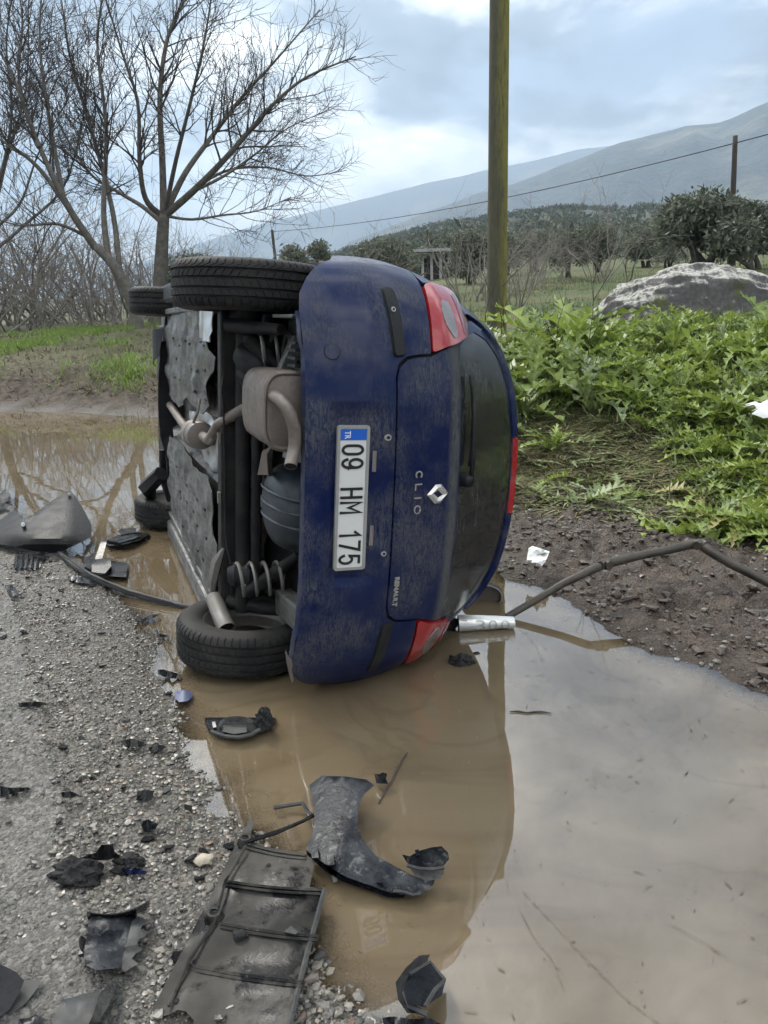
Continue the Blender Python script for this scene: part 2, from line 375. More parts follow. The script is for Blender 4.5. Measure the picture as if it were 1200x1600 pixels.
# ---- standing water, cloudy with silt: what lies under it shows through only where it is shallow
wx = np.arange(-15, 2.2, .045); wy = np.arange(.3, 15.8, .045); WX, WY = np.meshgrid(wx, wy, indexing='ij'); WZ = ground_z(WX, WY)
keep = WZ < .012; kc = keep[:-1,:-1] | keep[1:,:-1] | keep[1:,1:] | keep[:-1,1:]
wid = np.arange(WX.size).reshape(WX.shape); wq = np.stack([wid[:-1,:-1], wid[1:,:-1], wid[1:,1:], wid[:-1,1:]], -1)[kc]
used = np.unique(wq); remap = -np.ones(WX.size, int); remap[used] = np.arange(len(used))
t = NT('muddy_water'); v = t.coord('Position')
silt = t.noise(v, 1.1, 4, .5, .8); silt2 = t.noise(v, 1.7, 3, .5, 1.6); spk = t.noise(v, 60, 2, .5)
wc = t.mix(t.ramp(silt, [(.35, 0.), (.65, 1.)]), (.130, .097, .057), (.180, .139, .089))
wc = t.mix(t.math('MULTIPLY', t.ramp(silt2, [(.44, 0.), (.5, 1.), (.56, 0.)]), .42), wc, (.105, .077, .046))
wc = t.mix(t.math('MULTIPLY', t.ramp(spk, [(.70, 0.), (.74, 1.)]), .45), wc, (.07, .05, .03))
nrm = t.bump(t.math('ADD', t.noise(v, 2.2, 2, .4), t.math('MULTIPLY', t.noise(v, 14, 2, .4), .10)), .05, .02)
body = t.n('ShaderNodeBsdfDiffuse'); t.l(wc, body.inputs[0])
tr = t.n('ShaderNodeBsdfTransparent'); tr.inputs[0].default_value = (.92, .84, .72, 1)
ms = t.n('ShaderNodeMixShader'); t.l(t.attr('turbid'), ms.inputs[0]); t.l(tr.outputs[0], ms.inputs[1]); t.l(body.outputs[0], ms.inputs[2])
gl = t.n('ShaderNodeBsdfGlossy'); gl.inputs['Roughness'].default_value = .018; gl.inputs[0].default_value = (.97, .98, 1, 1); t.l(nrm, gl.inputs['Normal'])
fr = t.n('ShaderNodeFresnel'); fr.inputs[0].default_value = 1.92; t.l(nrm, fr.inputs['Normal'])
ms2 = t.n('ShaderNodeMixShader'); t.l(fr.outputs[0], ms2.inputs[0]); t.l(ms.outputs[0], ms2.inputs[1]); t.l(gl.outputs[0], ms2.inputs[2])
water_mat = t.done(ms2.outputs[0])
water = np_obj('puddle_water', np.stack([WX, WY, WX*0], -1).reshape(-1, 3)[used], remap[wq], water_mat, smooth=True); tag(water, kind='structure')
dep = np.maximum(0, -WZ.ravel()[used]); vattr(water.data, 'turbid', 1-np.exp(-dep/.011))

# ---- mountains and the wooded hill
def mountain(name, table, r0, r1, seed, sc, lo=-1.5, hi=1.5, na=260, nr=46):
    az = np.linspace(lo, hi, na); rr = np.linspace(0, 1, nr); A, R = np.meshgrid(az, rr, indexing='ij')
    el = sc*np.interp(A, [q[0] for q in table], [q[1] for q in table])
    rad = r0+(r1-r0)*R; X = rad*np.sin(A); Y = rad*np.cos(A)
    prof = np.where(R < .62, sstep(0, 1, R/.62)**.9, 1-.8*sstep(.62, 1, R))
    rk = r0+.62*(r1-r0)
    Z = el*rk*prof*(1+.22*fbm(X/r0*5, Y/r0*5, 5, seed)*np.minimum(1, (1-prof)*2.5+.12)) - 14*(1-prof)
    ridg = np.abs(fbm(A*16+R*1.5, R*2.2, 4, seed+3)); Z = Z-(.26*ridg*el*rk)*prof*(1-prof**3)
    ii = np.arange(na*nr).reshape(na, nr); q = np.stack([ii[:-1,:-1], ii[1:,:-1], ii[1:,1:], ii[:-1,1:]], -1).reshape(-1, 4)
    return np.stack([X, Y, Z], -1).reshape(-1, 3), q[:, ::-1]
t = NT('scrub_covered_mountain'); v = t.coord('Position')
n1 = t.noise(v, .0032, 6, .62); n2 = t.noise(v, .028, 4, .6)
mc = t.mix(t.ramp(n2, [(.40, 0.), (.6, 1.)]), (.010, .014, .009), (.040, .042, .028)); mc = t.mix(t.ramp(n1, [(.54, 0.), (.66, .8)]), mc, (.17, .16, .11))
mtn_mat = t.done(t.pbr(mc, .95, 0., t.bump(n2, 1., 14.)))
R1 = [(-1.5,.0),(-.3,.0),(-.16,.02),(-.08,.065),(-.03,.10),(.08,.142),(.165,.166),(.23,.192),(.285,.209),(.35,.219),(.39,.222),(.49,.250),(.62,.285),(.8,.27),(1.1,.2),(1.5,.1)]
R2 = [(-1.5,.0),(-.6,.01),(-.42,.035),(-.28,.075),(-.15,.118),(0,.152),(.13,.178),(.24,.196),(.5,.2),(1,.18),(1.5,.1)]
V_, Q_ = mountain('m', R1, 1250, 2900, 61, .85); tag(np_obj('mountain', V_, Q_, mtn_mat, smooth=True), kind='structure')
V_, Q_ = mountain('m', R2, 3300, 4900, 83, .9); tag(np_obj('mountain_range', V_, Q_, mtn_mat, smooth=True), kind='structure')
# ---- the moist air between here and the mountains
mb = MB(); mb.box((0, 0, 415), (10800, 10800, 870))
t = NT('moist_air'); pv = t.n('ShaderNodeVolumePrincipled'); pv.inputs['Color'].default_value = (.60, .78, 1, 1); pv.inputs['Density'].default_value = .00037; pv.inputs['Anisotropy'].default_value = .25
t.l(pv.outputs[0], t.out.inputs['Volume'])
haze = obj('haze', mb, t.m); tag(haze, kind='stuff')
# ================================================================== the overturned car
# car frame: x forward from the rear axle, y towards the car's left side, z up from the tyre contact plane
YAW, TILT = .3588, .0796; CX0, CY0 = -.8605, 2.9298
cT, sT, cY, sY = math.cos(TILT), math.sin(TILT), math.cos(YAW), math.sin(YAW)
EA = Vector((-sY, cY, 0)); ES = Vector((sT*cY, sT*sY, cT)); EW = Vector((cT*cY, cT*sY, -sT))
CARO = Vector((CX0, CY0, 0)) + ES*.82
car = empty('overturned_car')
car.matrix_world = Matrix(((EA[0], ES[0], EW[0], CARO[0]), (EA[1], ES[1], EW[1], CARO[1]), (EA[2], ES[2], EW[2], CARO[2]), (0, 0, 0, 1)))
tag(car, 'dark blue muddy hatchback lying on its side in the puddle', 'car')
# ---- materials
t = NT('dirty_blue_car_paint'); v = t.coord('Object', (9, 8, 36)); v1 = t.coord('Object', (1, 1, 1))
st = t.noise(v, 1.5, 7, .62, 1.3); patch_ = t.noise(v1, 3.4, 5, .62); grain = t.noise(v1, 90, 3, .6)
vein = t.ramp(st, [(.36, .9), (.44, 1.), (.478, .35), (.50, .0), (.522, .35), (.56, .9), (.66, .7)])     # dried film, cracked along the trickles
f = t.math('MULTIPLY', vein, t.ramp(patch_, [(.42, 0.), (.50, .35), (.60, 1.)]))
f = t.math('MULTIPLY', f, t.ramp(grain, [(.3, .55), (.6, 1.)]))
f = t.math('MULTIPLY', f, .62)
film = t.math('MULTIPLY', t.ramp(t.noise(v1, 9, 5, .65), [(.35, 0.), (.7, 1.)]), .05)
f = t.math('ADD', f, film, clamp=True)
sx = t.n('ShaderNodeSeparateXYZ'); t.l(t.coord('Object'), sx.inputs[0])
splash = t.math('MULTIPLY', t.ramp(sx.outputs[2], [(.0, 1.), (.62, 0.)]), t.ramp(t.noise(v1, 14, 5, .7), [(.48, 0.), (.62, .6)]))
f = t.math('MAXIMUM', f, splash)
ledge_sheen = t.math('MULTIPLY', t.ramp(sx.outputs[2], [(.872, 0.), (.90, 1.), (.938, 1.), (.955, 0.)]), t.ramp(st, [(.35, .25), (.5, .95), (.62, .4)]))  # pale streaked band painted below the window as the ledge's sky reflection
rearm = t.math('LESS_THAN', sx.outputs[0], -.42); f = t.math('MAXIMUM', f, t.math('MULTIPLY', ledge_sheen, rearm))
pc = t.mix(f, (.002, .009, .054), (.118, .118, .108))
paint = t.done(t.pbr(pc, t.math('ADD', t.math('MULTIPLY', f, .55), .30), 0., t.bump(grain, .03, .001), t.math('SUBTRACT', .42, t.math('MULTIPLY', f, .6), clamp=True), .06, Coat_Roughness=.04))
t = NT('dirty_rear_window'); v = t.coord('Object', (6, 5, 34)); v1 = t.coord('Object')
st = t.noise(v, 1.5, 6, .62, 1.2); f = t.math('MULTIPLY', t.ramp(st, [(.40, 1.), (.48, .3), (.50, 0.), (.52, .3), (.6, 1.)]), t.ramp(t.noise(v1, 4, 4, .6), [(.35, .2), (.6, 1.)]))
f = t.math('ADD', t.math('MULTIPLY', f, .50), .07, clamp=True)
glass_dirty = t.done(t.pbr(t.mix(f, (.008, .009, .010), (.075, .078, .074)), t.math('ADD', t.math('MULTIPLY', f, .45), .03), 0., None, 0., .6))
glass_dark = mat_plain('dark_window_glass', (.012, .014, .015), .05)
black_gap = mat_plain('black_void', (.006, .006, .007), .9)
black_pl = mat_dusty('black_bumper_plastic', (.012, .0125, .014), .36, 0, .35, (.06, .06, .06), 8, spec=.2)
rubber = mat_dusty('tyre_rubber', (.014, .014, .015), .6, 0, .5, (.075, .069, .06), 5, bump=.3, spec=.18)
steel = mat_dusty('muddy_wheel_steel', (.26, .25, .235), .42, .5, .85, (.19, .165, .13), 7)
dark_metal = mat_dusty('dark_chassis_metal', (.012, .012, .0135), .5, .1, .6, (.065, .056, .046), 9, spec=.15)
exh = mat_dusty('rusty_exhaust_steel', (.20, .17, .15), .45, .5, .85, (.105, .078, .06), 9, bump=.6)
exh_dark = mat_dusty('sooty_exhaust_steel', (.17, .14, .12), .5, .5, .6, (.13, .10, .08), 7)
spring_m = mat_dusty('spring_steel', (.20, .19, .18), .42, .6, .6, (.15, .13, .10), 9)
alu = mat_dusty('crumpled_foil_shield', (.55, .55, .54), .3, .8, .5, (.27, .25, .22), 9)
t = NT('splashed_underbody_paint'); v = t.coord('Object'); n1 = t.noise(v, 4, 6, .6); n2 = t.noise(v, 60, 4, .65); n3 = t.noise(t.coord('Object', (2, 9, 9)), 3, 5, .6, .6)
uc = t.mix(t.ramp(n1, [(.38, 0.), (.62, 1.)]), (.07, .07, .068), (.15, .148, .142)); uc = t.mix(t.ramp(n3, [(.50, 0.), (.64, .7)]), uc, (.07, .062, .052)); uc = t.mix(t.ramp(n2, [(.68, 0.), (.78, .5)]), uc, (.03, .028, .026))
under_m = t.done(t.pbr(uc, t.ramp(n3, [(.4, .3), (.65, .6)]), .4, t.bump(t.math('ADD', t.noise(v, 13, 3, .5), t.math('MULTIPLY', n2, .05)), .5, .018)))
tub_m = mat_dusty('dark_spare_tub', (.022, .029, .038), .33, .0, .4, (.085, .085, .078), 5, spec=.25)
red = NT('red_lamp_lens'); v = red.coord('Object'); rf = red.math('MULTIPLY', red.ramp(red.noise(v, 12, 5, .6), [(.45, 0.), (.7, 1.)]), .25)
red_m = red.done(red.pbr(red.mix(rf, (.34, .010, .012), (.22, .10, .09)), .12, 0., red.bump(red.voro(v, 160), .12, .001), 1., .5))
red_d = mat_plain('deep_red_lamp_lens', (.17, .006, .010), .12, 0, 1)
clear_l = NT('clear_lamp_lens'); v = clear_l.coord('Object', (1, 1, 1)); wv = clear_l.n('ShaderNodeTexWave', bands_direction='Z'); clear_l.l(v, wv.inputs[0]); wv.inputs['Scale'].default_value = 55
clear_m = clear_l.done(clear_l.pbr(clear_l.mix(wv.outputs[0], (.34, .31, .30), (.17, .155, .15)), .12, .3, clear_l.bump(wv.outputs[0], .5, .003), 1.))
chrome = mat_dusty('chrome_badge', (.62, .61, .58), .25, .85, .35, (.3, .28, .25), 30)
white_pl = mat_dusty('white_plate', (.66, .66, .64), .4, 0, .14, (.4, .38, .33), 12, bump=.05)
plate_rim = mat_dusty('grey_plate_frame', (.36, .36, .35), .4, .4, .3, (.25, .22, .19), 14)
blue_pl = mat_plain('blue_plate_band', (.012, .115, .55), .4); ink = mat_plain('black_plate_ink', (.012, .012, .012), .5)
white_ink = mat_plain('white_plate_ink', (.8, .8, .8), .5)
# ---- body surface: stacked plan sections with rounded rear and front corners
_wt = np.linspace(.10, 1.42, 1321)
def smooth_tab(pts, sig=12):
    y = np.interp(_wt, [p[0] for p in pts], [p[1] for p in pts]); k = np.exp(-.5*(np.arange(-40, 41)/sig)**2); k /= k.sum()
    return np.convolve(np.pad(y, 40, mode='edge'), k, 'valid')
T_AR = smooth_tab([(.1,-.54),(.30,-.575),(.36,-.605),(.45,-.628),(.57,-.638),(.64,-.630),(.70,-.618),(.80,-.600),(.88,-.580),(.915,-.556),(.95,-.520),(1.05,-.462),(1.15,-.400),(1.25,-.335),(1.30,-.298),(1.325,-.272),(1.345,-.18),(1.37,-.02),(1.395,.22),(1.41,.45),(1.42,.6)], 9)
T_H = smooth_tab([(.1,.74),(.25,.79),(.36,.795),(.50,.803),(.60,.808),(.68,.806),(.74,.797),(.82,.778),(.90,.755),(.98,.730),(1.06,.702),(1.14,.668),(1.2,.642),(1.28,.605),(1.33,.585),(1.37,.49),(1.40,.36),(1.42,.2)], 14)
T_L = smooth_tab([(.1,.42),(.3,.48),(.6,.50),(.8,.46),(.95,.42),(1.3,.40),(1.42,.4)], 20)
T_N = smooth_tab([(.1,3),(.6,3.0),(.8,2.8),(1.0,2.55),(1.42,2.4)], 20)
T_AF = smooth_tab([(.1,3.02),(.25,3.12),(.45,3.17),(.62,3.14),(.74,3.0),(.82,2.75),(.90,2.30),(.95,2.12),(1.1,1.86),(1.25,1.55),(1.35,1.30),(1.39,1.12),(1.42,.9)], 14)
def tab(T, w): return np.interp(w, _wt, T)
def surf0(q, w):
    """q -1..1 runs round the rear end, beyond that 1 m of q per metre along the flank"""
    H, L, N, A = tab(T_H, w), tab(T_L, w), tab(T_N, w), tab(T_AR, w)
    s = 1 if q >= 0 else -1; aq = abs(q)
    if aq <= 1:
        ph = aq*math.pi/2
        l = H*math.sin(ph)**(2/N); a = A+L*(1-max(0, math.cos(ph))**(2/N))
        if aq > .93:                                   # ease the corner into the flank
            k = (aq-.93)/.07; l = l*(1-k*0)+0
        if w < .70: a += -plate_recess(l*s, w)
        return Vector((a, l*s, w))
    return Vector((A+L+(aq-1), H*s, w))
def plate_recess(l, w):
    mk = float(sstep(.315, .275, abs(l))*sstep(.425, .445, w)*sstep(.625, .585, w)); return -.016*mk
def surf(q, w, off=0.0):
    p = surf0(q, w)
    if off == 0: return p
    e = 2e-3; dq = surf0(q+e, w)-surf0(q-e, w); dw = surf0(q, w+e)-surf0(q, w-e)
    n = dw.cross(dq)
    if n.length < 1e-12: return p
    n.normalize()
    if n.dot(Vector((p.x-.9, p.y, p.z-.7))) < 0: n = -n
    return p+n*off
def q_l(l, w):
    H, N = tab(T_H, w), tab(T_N, w); r = min(1, abs(l)/H); return math.copysign(math.asin(r**(N/2))/(math.pi/2), l)
def q_a(a, w, s):
    L, N, A = tab(T_L, w), tab(T_N, w), tab(T_AR, w); k = (a-A)/L
    if k >= 1: return s*(1+(a-A-L))
    return s*math.acos((1-max(0, k))**(N/2))/(math.pi/2)
def round_poly(pts, r, n=4):
    out = []
    for i in range(len(pts)):
        p0, p1, p2 = Vector(pts[i-1]), Vector(pts[i]), Vector(pts[(i+1) % len(pts)])
        a = p0-p1; b = p2-p1; d = min(r, a.length*.45, b.length*.45); a = p1+a.normalized()*d; b = p1+b.normalized()*d
        for k in range(n+1):
            u = k/n; out.append(a*(1-u)**2+p1*2*u*(1-u)+b*u*u)
    return [tuple(p) for p in out]
def panel(name, lw, off, thick, mat, parent, step=.022, rnd=0, holes=(), bulge=None):
    pl = round_poly(lw, rnd) if rnd else lw
    qw = [(q_l(l, w), w) for l, w in pl]
    def mp(q, w, side):
        o = off-(thick if side else 0)
        if bulge and not side: o += bulge(q, w)
        return surf(q, w, o)
    mb = sheet(qw, mp, thick, step, [[(q_l(l, w), w) for l, w in h] for h in holes])
    return obj(name, mb, mat, parent, True, 40)
def mirror_l(p): return [(-l, w) for l, w in p][::-1]
# ---- inner shell
mb = MB(); ws = [.36, .42, .5, .58, .66, .74, .82, .88, .94, 1.0, 1.06, 1.12, 1.18, 1.24, 1.30, 1.335, 1.36, 1.385, 1.405, 1.417]
NR, NS, NF = 36, 30, 26; ring = []
for w in ws:
    L, A, H, AF, N = tab(T_L, w), tab(T_AR, w), tab(T_H, w), tab(T_AF, w), tab(T_N, w)
    pts = [surf(-1+2*k/NR, w, -.012) for k in range(NR+1)]
    a0 = A+L; LF = .55 if w < .9 else .4; a1 = max(AF-LF, a0+.05)
    bow = lambda k: .008*math.sin(math.pi*k)
    pts += [Vector((a0+(a1-a0)*k/NS, H-.012+bow(k/NS), w)) for k in range(1, NS)]
    for k in range(NF+1):
        ph = math.pi/2-math.pi*k/NF; c_ = max(0, math.cos(ph)); s_ = math.sin(ph)
        pts.append(Vector((a1+(AF-a1)*c_**(2/2.6), math.copysign(abs(s_)**(2/2.6), s_)*(H-.012), w)))
    pts += [Vector((a1+(a0-a1)*k/NS, -(H-.012+bow(k/NS)), w)) for k in range(1, NS)]
    ring.append(pts)
M = len(ring[0]); V_ = [p for r in ring for p in r]
for i in range(len(ring)-1):
    for k in range(M):
        f4 = (i*M+k, (i+1)*M+k, (i+1)*M+(k+1) % M, i*M+(k+1) % M); c = sum((V_[j] for j in f4), Vector())/4
        if any((c.x-ac)**2+(c.z-.29)**2 < .345**2 and abs(c.y) > .5 for ac in (0, 2.472)): continue
        if c.x < .05 and c.z < .56 and abs(c.y) > .58: continue
        mi = 0
        if c.x < .05 and c.z < 1.33: mi = 1
        elif c.z > .95 and c.z < 1.33 and ((c.x > 1.45 and abs(c.y) < tab(T_H, c.z)-.09) or (abs(c.y) > tab(T_H, c.z)-.07 and .25 < c.x < 1.75 and not .72 < c.x < .80)): mi = 2
        mb.f.append(f4); mb.m.append(mi)
mb.v = [tuple(p) for p in V_]
mb.f.append(tuple((len(ring)-1)*M+k for k in range(M))[::-1]); mb.m.append(0)
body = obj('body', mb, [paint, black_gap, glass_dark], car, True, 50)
# flank skins behind the rear corner (quarter panels), bumper, tailgate
OFF = .004
def arch_a(w): return -math.sqrt(max(0, .335**2-(w-.29)**2))
def bumper_outline():
    # (l,w) can't reach the flank: build directly in (q,w)
    R = []
    R += [(q_l(l, w), w) for l, w in [(-.40,.652),(-.2,.652),(0,.652),(.2,.652),(.40,.652),(.445,.664),(.470,.70),(.478,.76),(.480,.797),(.52,.800),(.60,.803),(.66,.806),(.705,.808)]]
    up = [(q_a(a, .808, 1), .808) for a in (-.36, -.25, -.1, .1, .3)]
    arch = [(q_a(a, w, 1), w) for a, w in [(.3, .62), (.22, .595), (.12, .615), (0, .625)]]+[(q_a(arch_a(w)-.004, w, 1), w) for w in (.615, .58, .54)]+[(q_l(l, w), w) for l, w in ((.776,.49),(.764,.455),(.742,.42),(.708,.385))]
    lowr = [(q_l(.655,.352),.352), (q_l(.60, .345), .345), (q_l(.45, .352), .352), (q_l(.2, .352), .352), (q_l(0, .352), .352)]
    half = up+arch+lowr
    left = [(-q, w) for q, w in half[:-1]][::-1]
    tl = [(q_l(-l, w), w) for l, w in [(.705,.808),(.66,.806),(.60,.803),(.52,.800),(.480,.797),(.478,.76),(.470,.70),(.445,.664)]]
    return R+half+left+tl
bo = bumper_outline()
mb = sheet(bo, lambda q, w, s: surf(q, w, OFF-(.010 if s else 0)), .01, .016)
bumper = obj('rear_bumper', mb, paint, car, True, 40)
# bumper underside lip, turning forward
mb = MB(); P = []
for k in range(41):
    l = -.60+1.2*k/40; p = surf(q_l(l, .352 if abs(l) < .5 else .345), .352 if abs(l) < .5 else .345, OFF)
    P.append([p, p+Vector((.03, 0, -.006)), p+Vector((.075, 0, .006))])
mb.grid(P); obj('lower_lip', mb, paint, bumper, True)
for s in (1, -1):
    st = [(s*.683,.632),(s*.686,.672),(s*.475,.690),(s*.470,.650)]
    pl = round_poly(st, .014)
    mb = sheet([(q_l(l, w), w) for l, w in (pl if s > 0 else pl[::-1])], lambda q, w, sd: surf(q, w, OFF+.007-(.012 if sd else 0)), .01, .015)
    o = obj('bump_strip', mb, black_pl, bumper, True, 35)
    big_ = [(l*1.0+(.006 if abs(l) > .58 else -.006)*s, w+(.006 if w > .66 else -.006)) for l, w in st]; big_ = round_poly(big_, .018)
    mb = sheet([(q_l(l, w), w) for l, w in (big_ if s > 0 else big_[::-1])], lambda q, w, sd: surf(q, w, OFF+.0015-(.004 if sd else 0)), .01, .02)
    obj('strip_recess', mb, black_gap, bumper, True)
cir = lambda l, w, r, n=20: [(l+r*math.cos(2*math.pi*k/n), w+r*math.sin(2*math.pi*k/n)) for k in range(n)]
panel('tow_eye_ring', cir(.476, .437, .0265), OFF+.0012, .003, black_gap, bumper, .01)
panel('tow_eye_cover', cir(.476, .437, .0235), OFF+.003, .004, paint, bumper, .01)
for l, w, r in ((.205,.625,.011),(-.195,.627,.009),(.615,.655,.008)):
    sc_ = panel('screw', cir(l, w, r, 12), OFF+.012 if abs(l) > .5 else OFF+.004, .006, plate_rim, bumper, .008)
    panel('screw_socket', cir(l, w, r*.5, 8), OFF+.0135 if abs(l) > .5 else OFF+.0055, .004, black_gap, sc_, .008)
for l in (.125, -.13):
    panel('plate_lamp', [(l-.035,.575),(l+.035,.575),(l+.035,.590),(l-.035,.590)], .008, .008, clear_m, bumper, .02)
# ---- tailgate
tg_side = [(.40,.660),(.432,.670),(.458,.702),(.468,.76),(.471,.80),(.498,.87),(.518,.93),(.528,.985),(.592,1.02),(.603,1.08),(.568,1.165),(.505,1.240),(.37,1.288),(.18,1.310),(0,1.318)]
tgo = [(l, w) for l, w in tg_side]+[(-l, w) for l, w in tg_side[-2::-1]]
glass_side = [(0,.958),(.3,.952),(.44,.945),(.508,.962),(.545,1.02),(.562,1.08),(.535,1.16),(.470,1.224),(.34,1.268),(.17,1.288),(0,1.295)]
glo = [(l, w) for l, w in glass_side]+[(-l, w) for l, w in glass_side[-2:0:-1]]
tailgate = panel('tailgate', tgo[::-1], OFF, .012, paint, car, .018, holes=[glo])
panel('rear_window', glo, OFF-.003, .005, glass_dirty, tailgate, .02)
panel('window_seal', [(l*1.012, w+(.006 if w > 1.1 else -.006)) for l, w in glo], OFF-.009, .003, black_gap, tailgate, .03)
# roof spoiler lip with the high stop lamp in its middle
def lip_pt(l):
    w = float(np.interp(abs(l), [0,.18,.37,.512,.575,.61], [1.318,1.310,1.288,1.240,1.165,1.08])); return surf(q_l(l, w), w, OFF)
def lip(l0, l1, mat, name, grow=0, n=24):
    mb = MB(); P = []
    for k in range(n+1):
        l = l0+(l1-l0)*k/n; p = lip_pt(l); out = Vector((-.016-grow, 0, .008+grow)); 
        P.append([p+Vector((-.004, 0, -.022-grow)), p+out*1.0+Vector((0, 0, -.016)), p+out, p+Vector((.07, 0, .026+grow)), p+Vector((.10, 0, .0))])
    mb.grid(P); mb.f += [tuple(range(5))[::-1], tuple((n*5)+j for j in range(5))]; mb.m += [0, 0]
    return obj(name, mb, mat, tailgate, True, 50)
lip(-.575, -.157, paint, 'spoiler'); lip(.157, .575, paint, 'spoiler'); lip(-.155, .155, red_m, 'stop_lamp', .0015)
# quarter panels above the bumper line, beside the lamps and up the pillars
for s in (1, -1):
    lo_ = [(q_a(a, .814, s), .814) for a in (-.355, -.2, 0, .2, .34)]
    hi_ = [(q_a(.34, w, s), w) for w in (.9, 1.0)]+[(q_a(.2, 1.1, s), 1.1), (q_a(.05, 1.2, s), 1.2), (q_a(-.02, 1.29, s), 1.29)]
    back = [(q_l(s*l, w), w) for l, w in ((.530,1.262),(.60,1.17),(.628,1.08),(.622,1.005),(.690,.985),(.712,.95),(.728,.89),(.722,.83))]
    pl = lo_+hi_+back
    mb = sheet(pl if s > 0 else pl[::-1], lambda q, w, sd: surf(q, w, OFF-(.01 if sd else 0)), .01, .03)
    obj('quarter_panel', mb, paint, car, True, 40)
    # lamp
    lamp = [(.484,.806),(.56,.810),(.65,.815),(.712,.820),(.716,.86),(.706,.92),(.682,.968),(.645,.998),(.59,1.008),(.540,.990),(.512,.90)]
    lb = lambda q, w: .012*float(sstep(.80, .86, w)*sstep(1.02, .95, w))+.016*float(sstep(.88, .97, w))
    L_ = [(s*l, w) for l, w in lamp]; L_ = L_ if s > 0 else L_[::-1]
    lo = panel('tail_light', L_, OFF+.002, .02, red_m, car, .014, .014, bulge=lb)
    def sub(name, pts, mat, e):
        Q = [(s*l, w) for l, w in pts]; Q = Q if s > 0 else Q[::-1]
        return panel(name, Q, OFF+.002+e, .006, mat, lo, .012, .008, bulge=lb)
    sub('reversing_lens', [(.655,.868),(.652,.898),(.60,.909),(.536,.913),(.530,.896),(.570,.868),(.61,.858)], clear_m, .0025)
    sub('indicator_lens', [(.682,.930),(.665,.968),(.60,.992),(.548,.978),(.540,.950),(.61,.940)], red_d, .002)
# ---- wiper
def wp(l, w, off): return surf(q_l(l, w), w, off)
mb = MB(); mb.tube([wp(.03, .982, .035), wp(.12, .985, .036), wp(.25, .990, .03), wp(.33, .995, .026)], [.011, .010, .008, .006], 6)
wiper = obj('rear_wiper', mb, black_pl, tailgate, True)
mb = MB(); mb.tube([wp(.405-.325*k/8, .990+.012*math.sin(k/8*3.1), .018) for k in range(9)], .006, 5); obj('wiper_blade', mb, black_pl, wiper, True)
mb = MB(); mb.lathe([(0, .045), (.017, .044), (.024, .035), (.026, 0)], wp(.03, .982, 0), (-1, 0, .35), 16); obj('wiper_pivot', mb, black_pl, wiper, True)
# ---- text and badges
def text_pts(s_, size, bold=0.0, extrude=.0015, sx=1.0):
    cu = bpy.data.curves.new('txt', 'FONT'); cu.body = s_; cu.size = size; cu.extrude = extrude; cu.offset = bold; cu.align_x = 'CENTER'; cu.align_y = 'CENTER'; cu.resolution_u = 4
    ob = bpy.data.objects.new('txt', cu); COL.objects.link(ob); bpy.context.view_layer.update()
    me = bpy.data.meshes.new_from_object(ob.evaluated_get(bpy.context.evaluated_depsgraph_get()))
    vs = np.array([v.co[:] for v in me.vertices]); fs = [tuple(p.vertices) for p in me.polygons]
    bpy.data.objects.remove(ob); bpy.data.curves.remove(cu); bpy.data.meshes.remove(me); vs[:, 0] *= sx; return vs, fs
def fit_text(s_, width, height, bold=0., extrude=.0015):
    vs, fs = text_pts(s_, 1.0, bold, 0.01)
    lo, hi = vs.min(0), vs.max(0); vs = (vs-(lo+hi)/2)/(hi-lo)*np.array([width, height, 2*extrude]); return vs, fs
def put_text(name, s_, l0, w0, width, height, mat, parent, off, bold=0., extrude=.0015, flat_a=None):
    vs, fs = fit_text(s_, width, height, bold, extrude); mb = MB(); out = []
    for x, y, z in vs:
        l, w = l0-x, w0+y
        if flat_a is not None: out.append((flat_a-z, l, w))
        else: out.append(surf(q_l(l, w), w, off+z))
    mb.add(out, fs); return obj(name, mb, mat, parent)
plate_a = -.6315
mb = MB(); o_ = round_poly([(-.245,.449),(.245,.449),(.245,.560),(-.245,.560)], .012)
plate = obj('number_plate', sheet(o_, lambda l, w, s: Vector((plate_a+(.008 if s else 0), l, w)), .008, .03), white_pl, car)
fr_o = round_poly([(-.2455,.4485),(.2455,.4485),(.2455,.5605),(-.2455,.5605)], .012); fr_i = round_poly([(-.236,.4585),(.236,.4585),(.236,.5505),(-.236,.5505)], .008)
obj('plate_frame', sheet(fr_o, lambda l, w, s: Vector((plate_a-.004+(.014 if s else 0), l, w)), .01, .03, [fr_i]), plate_rim, plate)
obj('country_band', sheet([(.197,.4595),(.233,.4595),(.233,.5495),(.197,.5495)], lambda l, w, s: Vector((plate_a-.0015+(.001 if s else 0), l, w)), .001, .05), blue_pl, plate)
put_text('country_code', 'TR', .214, .484, .026, .020, white_ink, plate, 0, .01, .0006, plate_a-.002)
def arc_(cx, cy, rx, ry, a0, a1, n=12): return [(cx+rx*math.cos(math.radians(a0+(a1-a0)*k/n)), cy+ry*math.sin(math.radians(a0+(a1-a0)*k/n))) for k in range(n+1)]
GLY = {'0': [arc_(.5,.70,.5,.30,0,180)+arc_(.5,.30,.5,.30,180,360)+[(1,.70)]], 'O': [arc_(.5,.5,.5,.5,0,360,24)], 'H': [[(0,0),(0,1)],[(1,0),(1,1)],[(0,.5),(1,.5)]],
 '9': [arc_(.5,.68,.5,.32,0,360,22), [(1,.68),(1,.34)]+arc_(.5,.34,.5,.34,0,-160,12)], 'M': [[(0,0),(0,1),(.5,.38),(1,1),(1,0)]], '1': [[(.0,.76),(.85,1),(.85,0)]], '7': [[(0,1),(1,1),(.35,0)]],
 '5': [[(.92,1),(.14,1),(.06,.52)]+arc_(.5,.32,.5,.32,140,-160,18)], 'C': [arc_(.5,.5,.5,.5,50,310,18)], 'L': [[(0,1),(0,0),(1,0)]], 'I': [[(.5,0),(.5,1)]]}
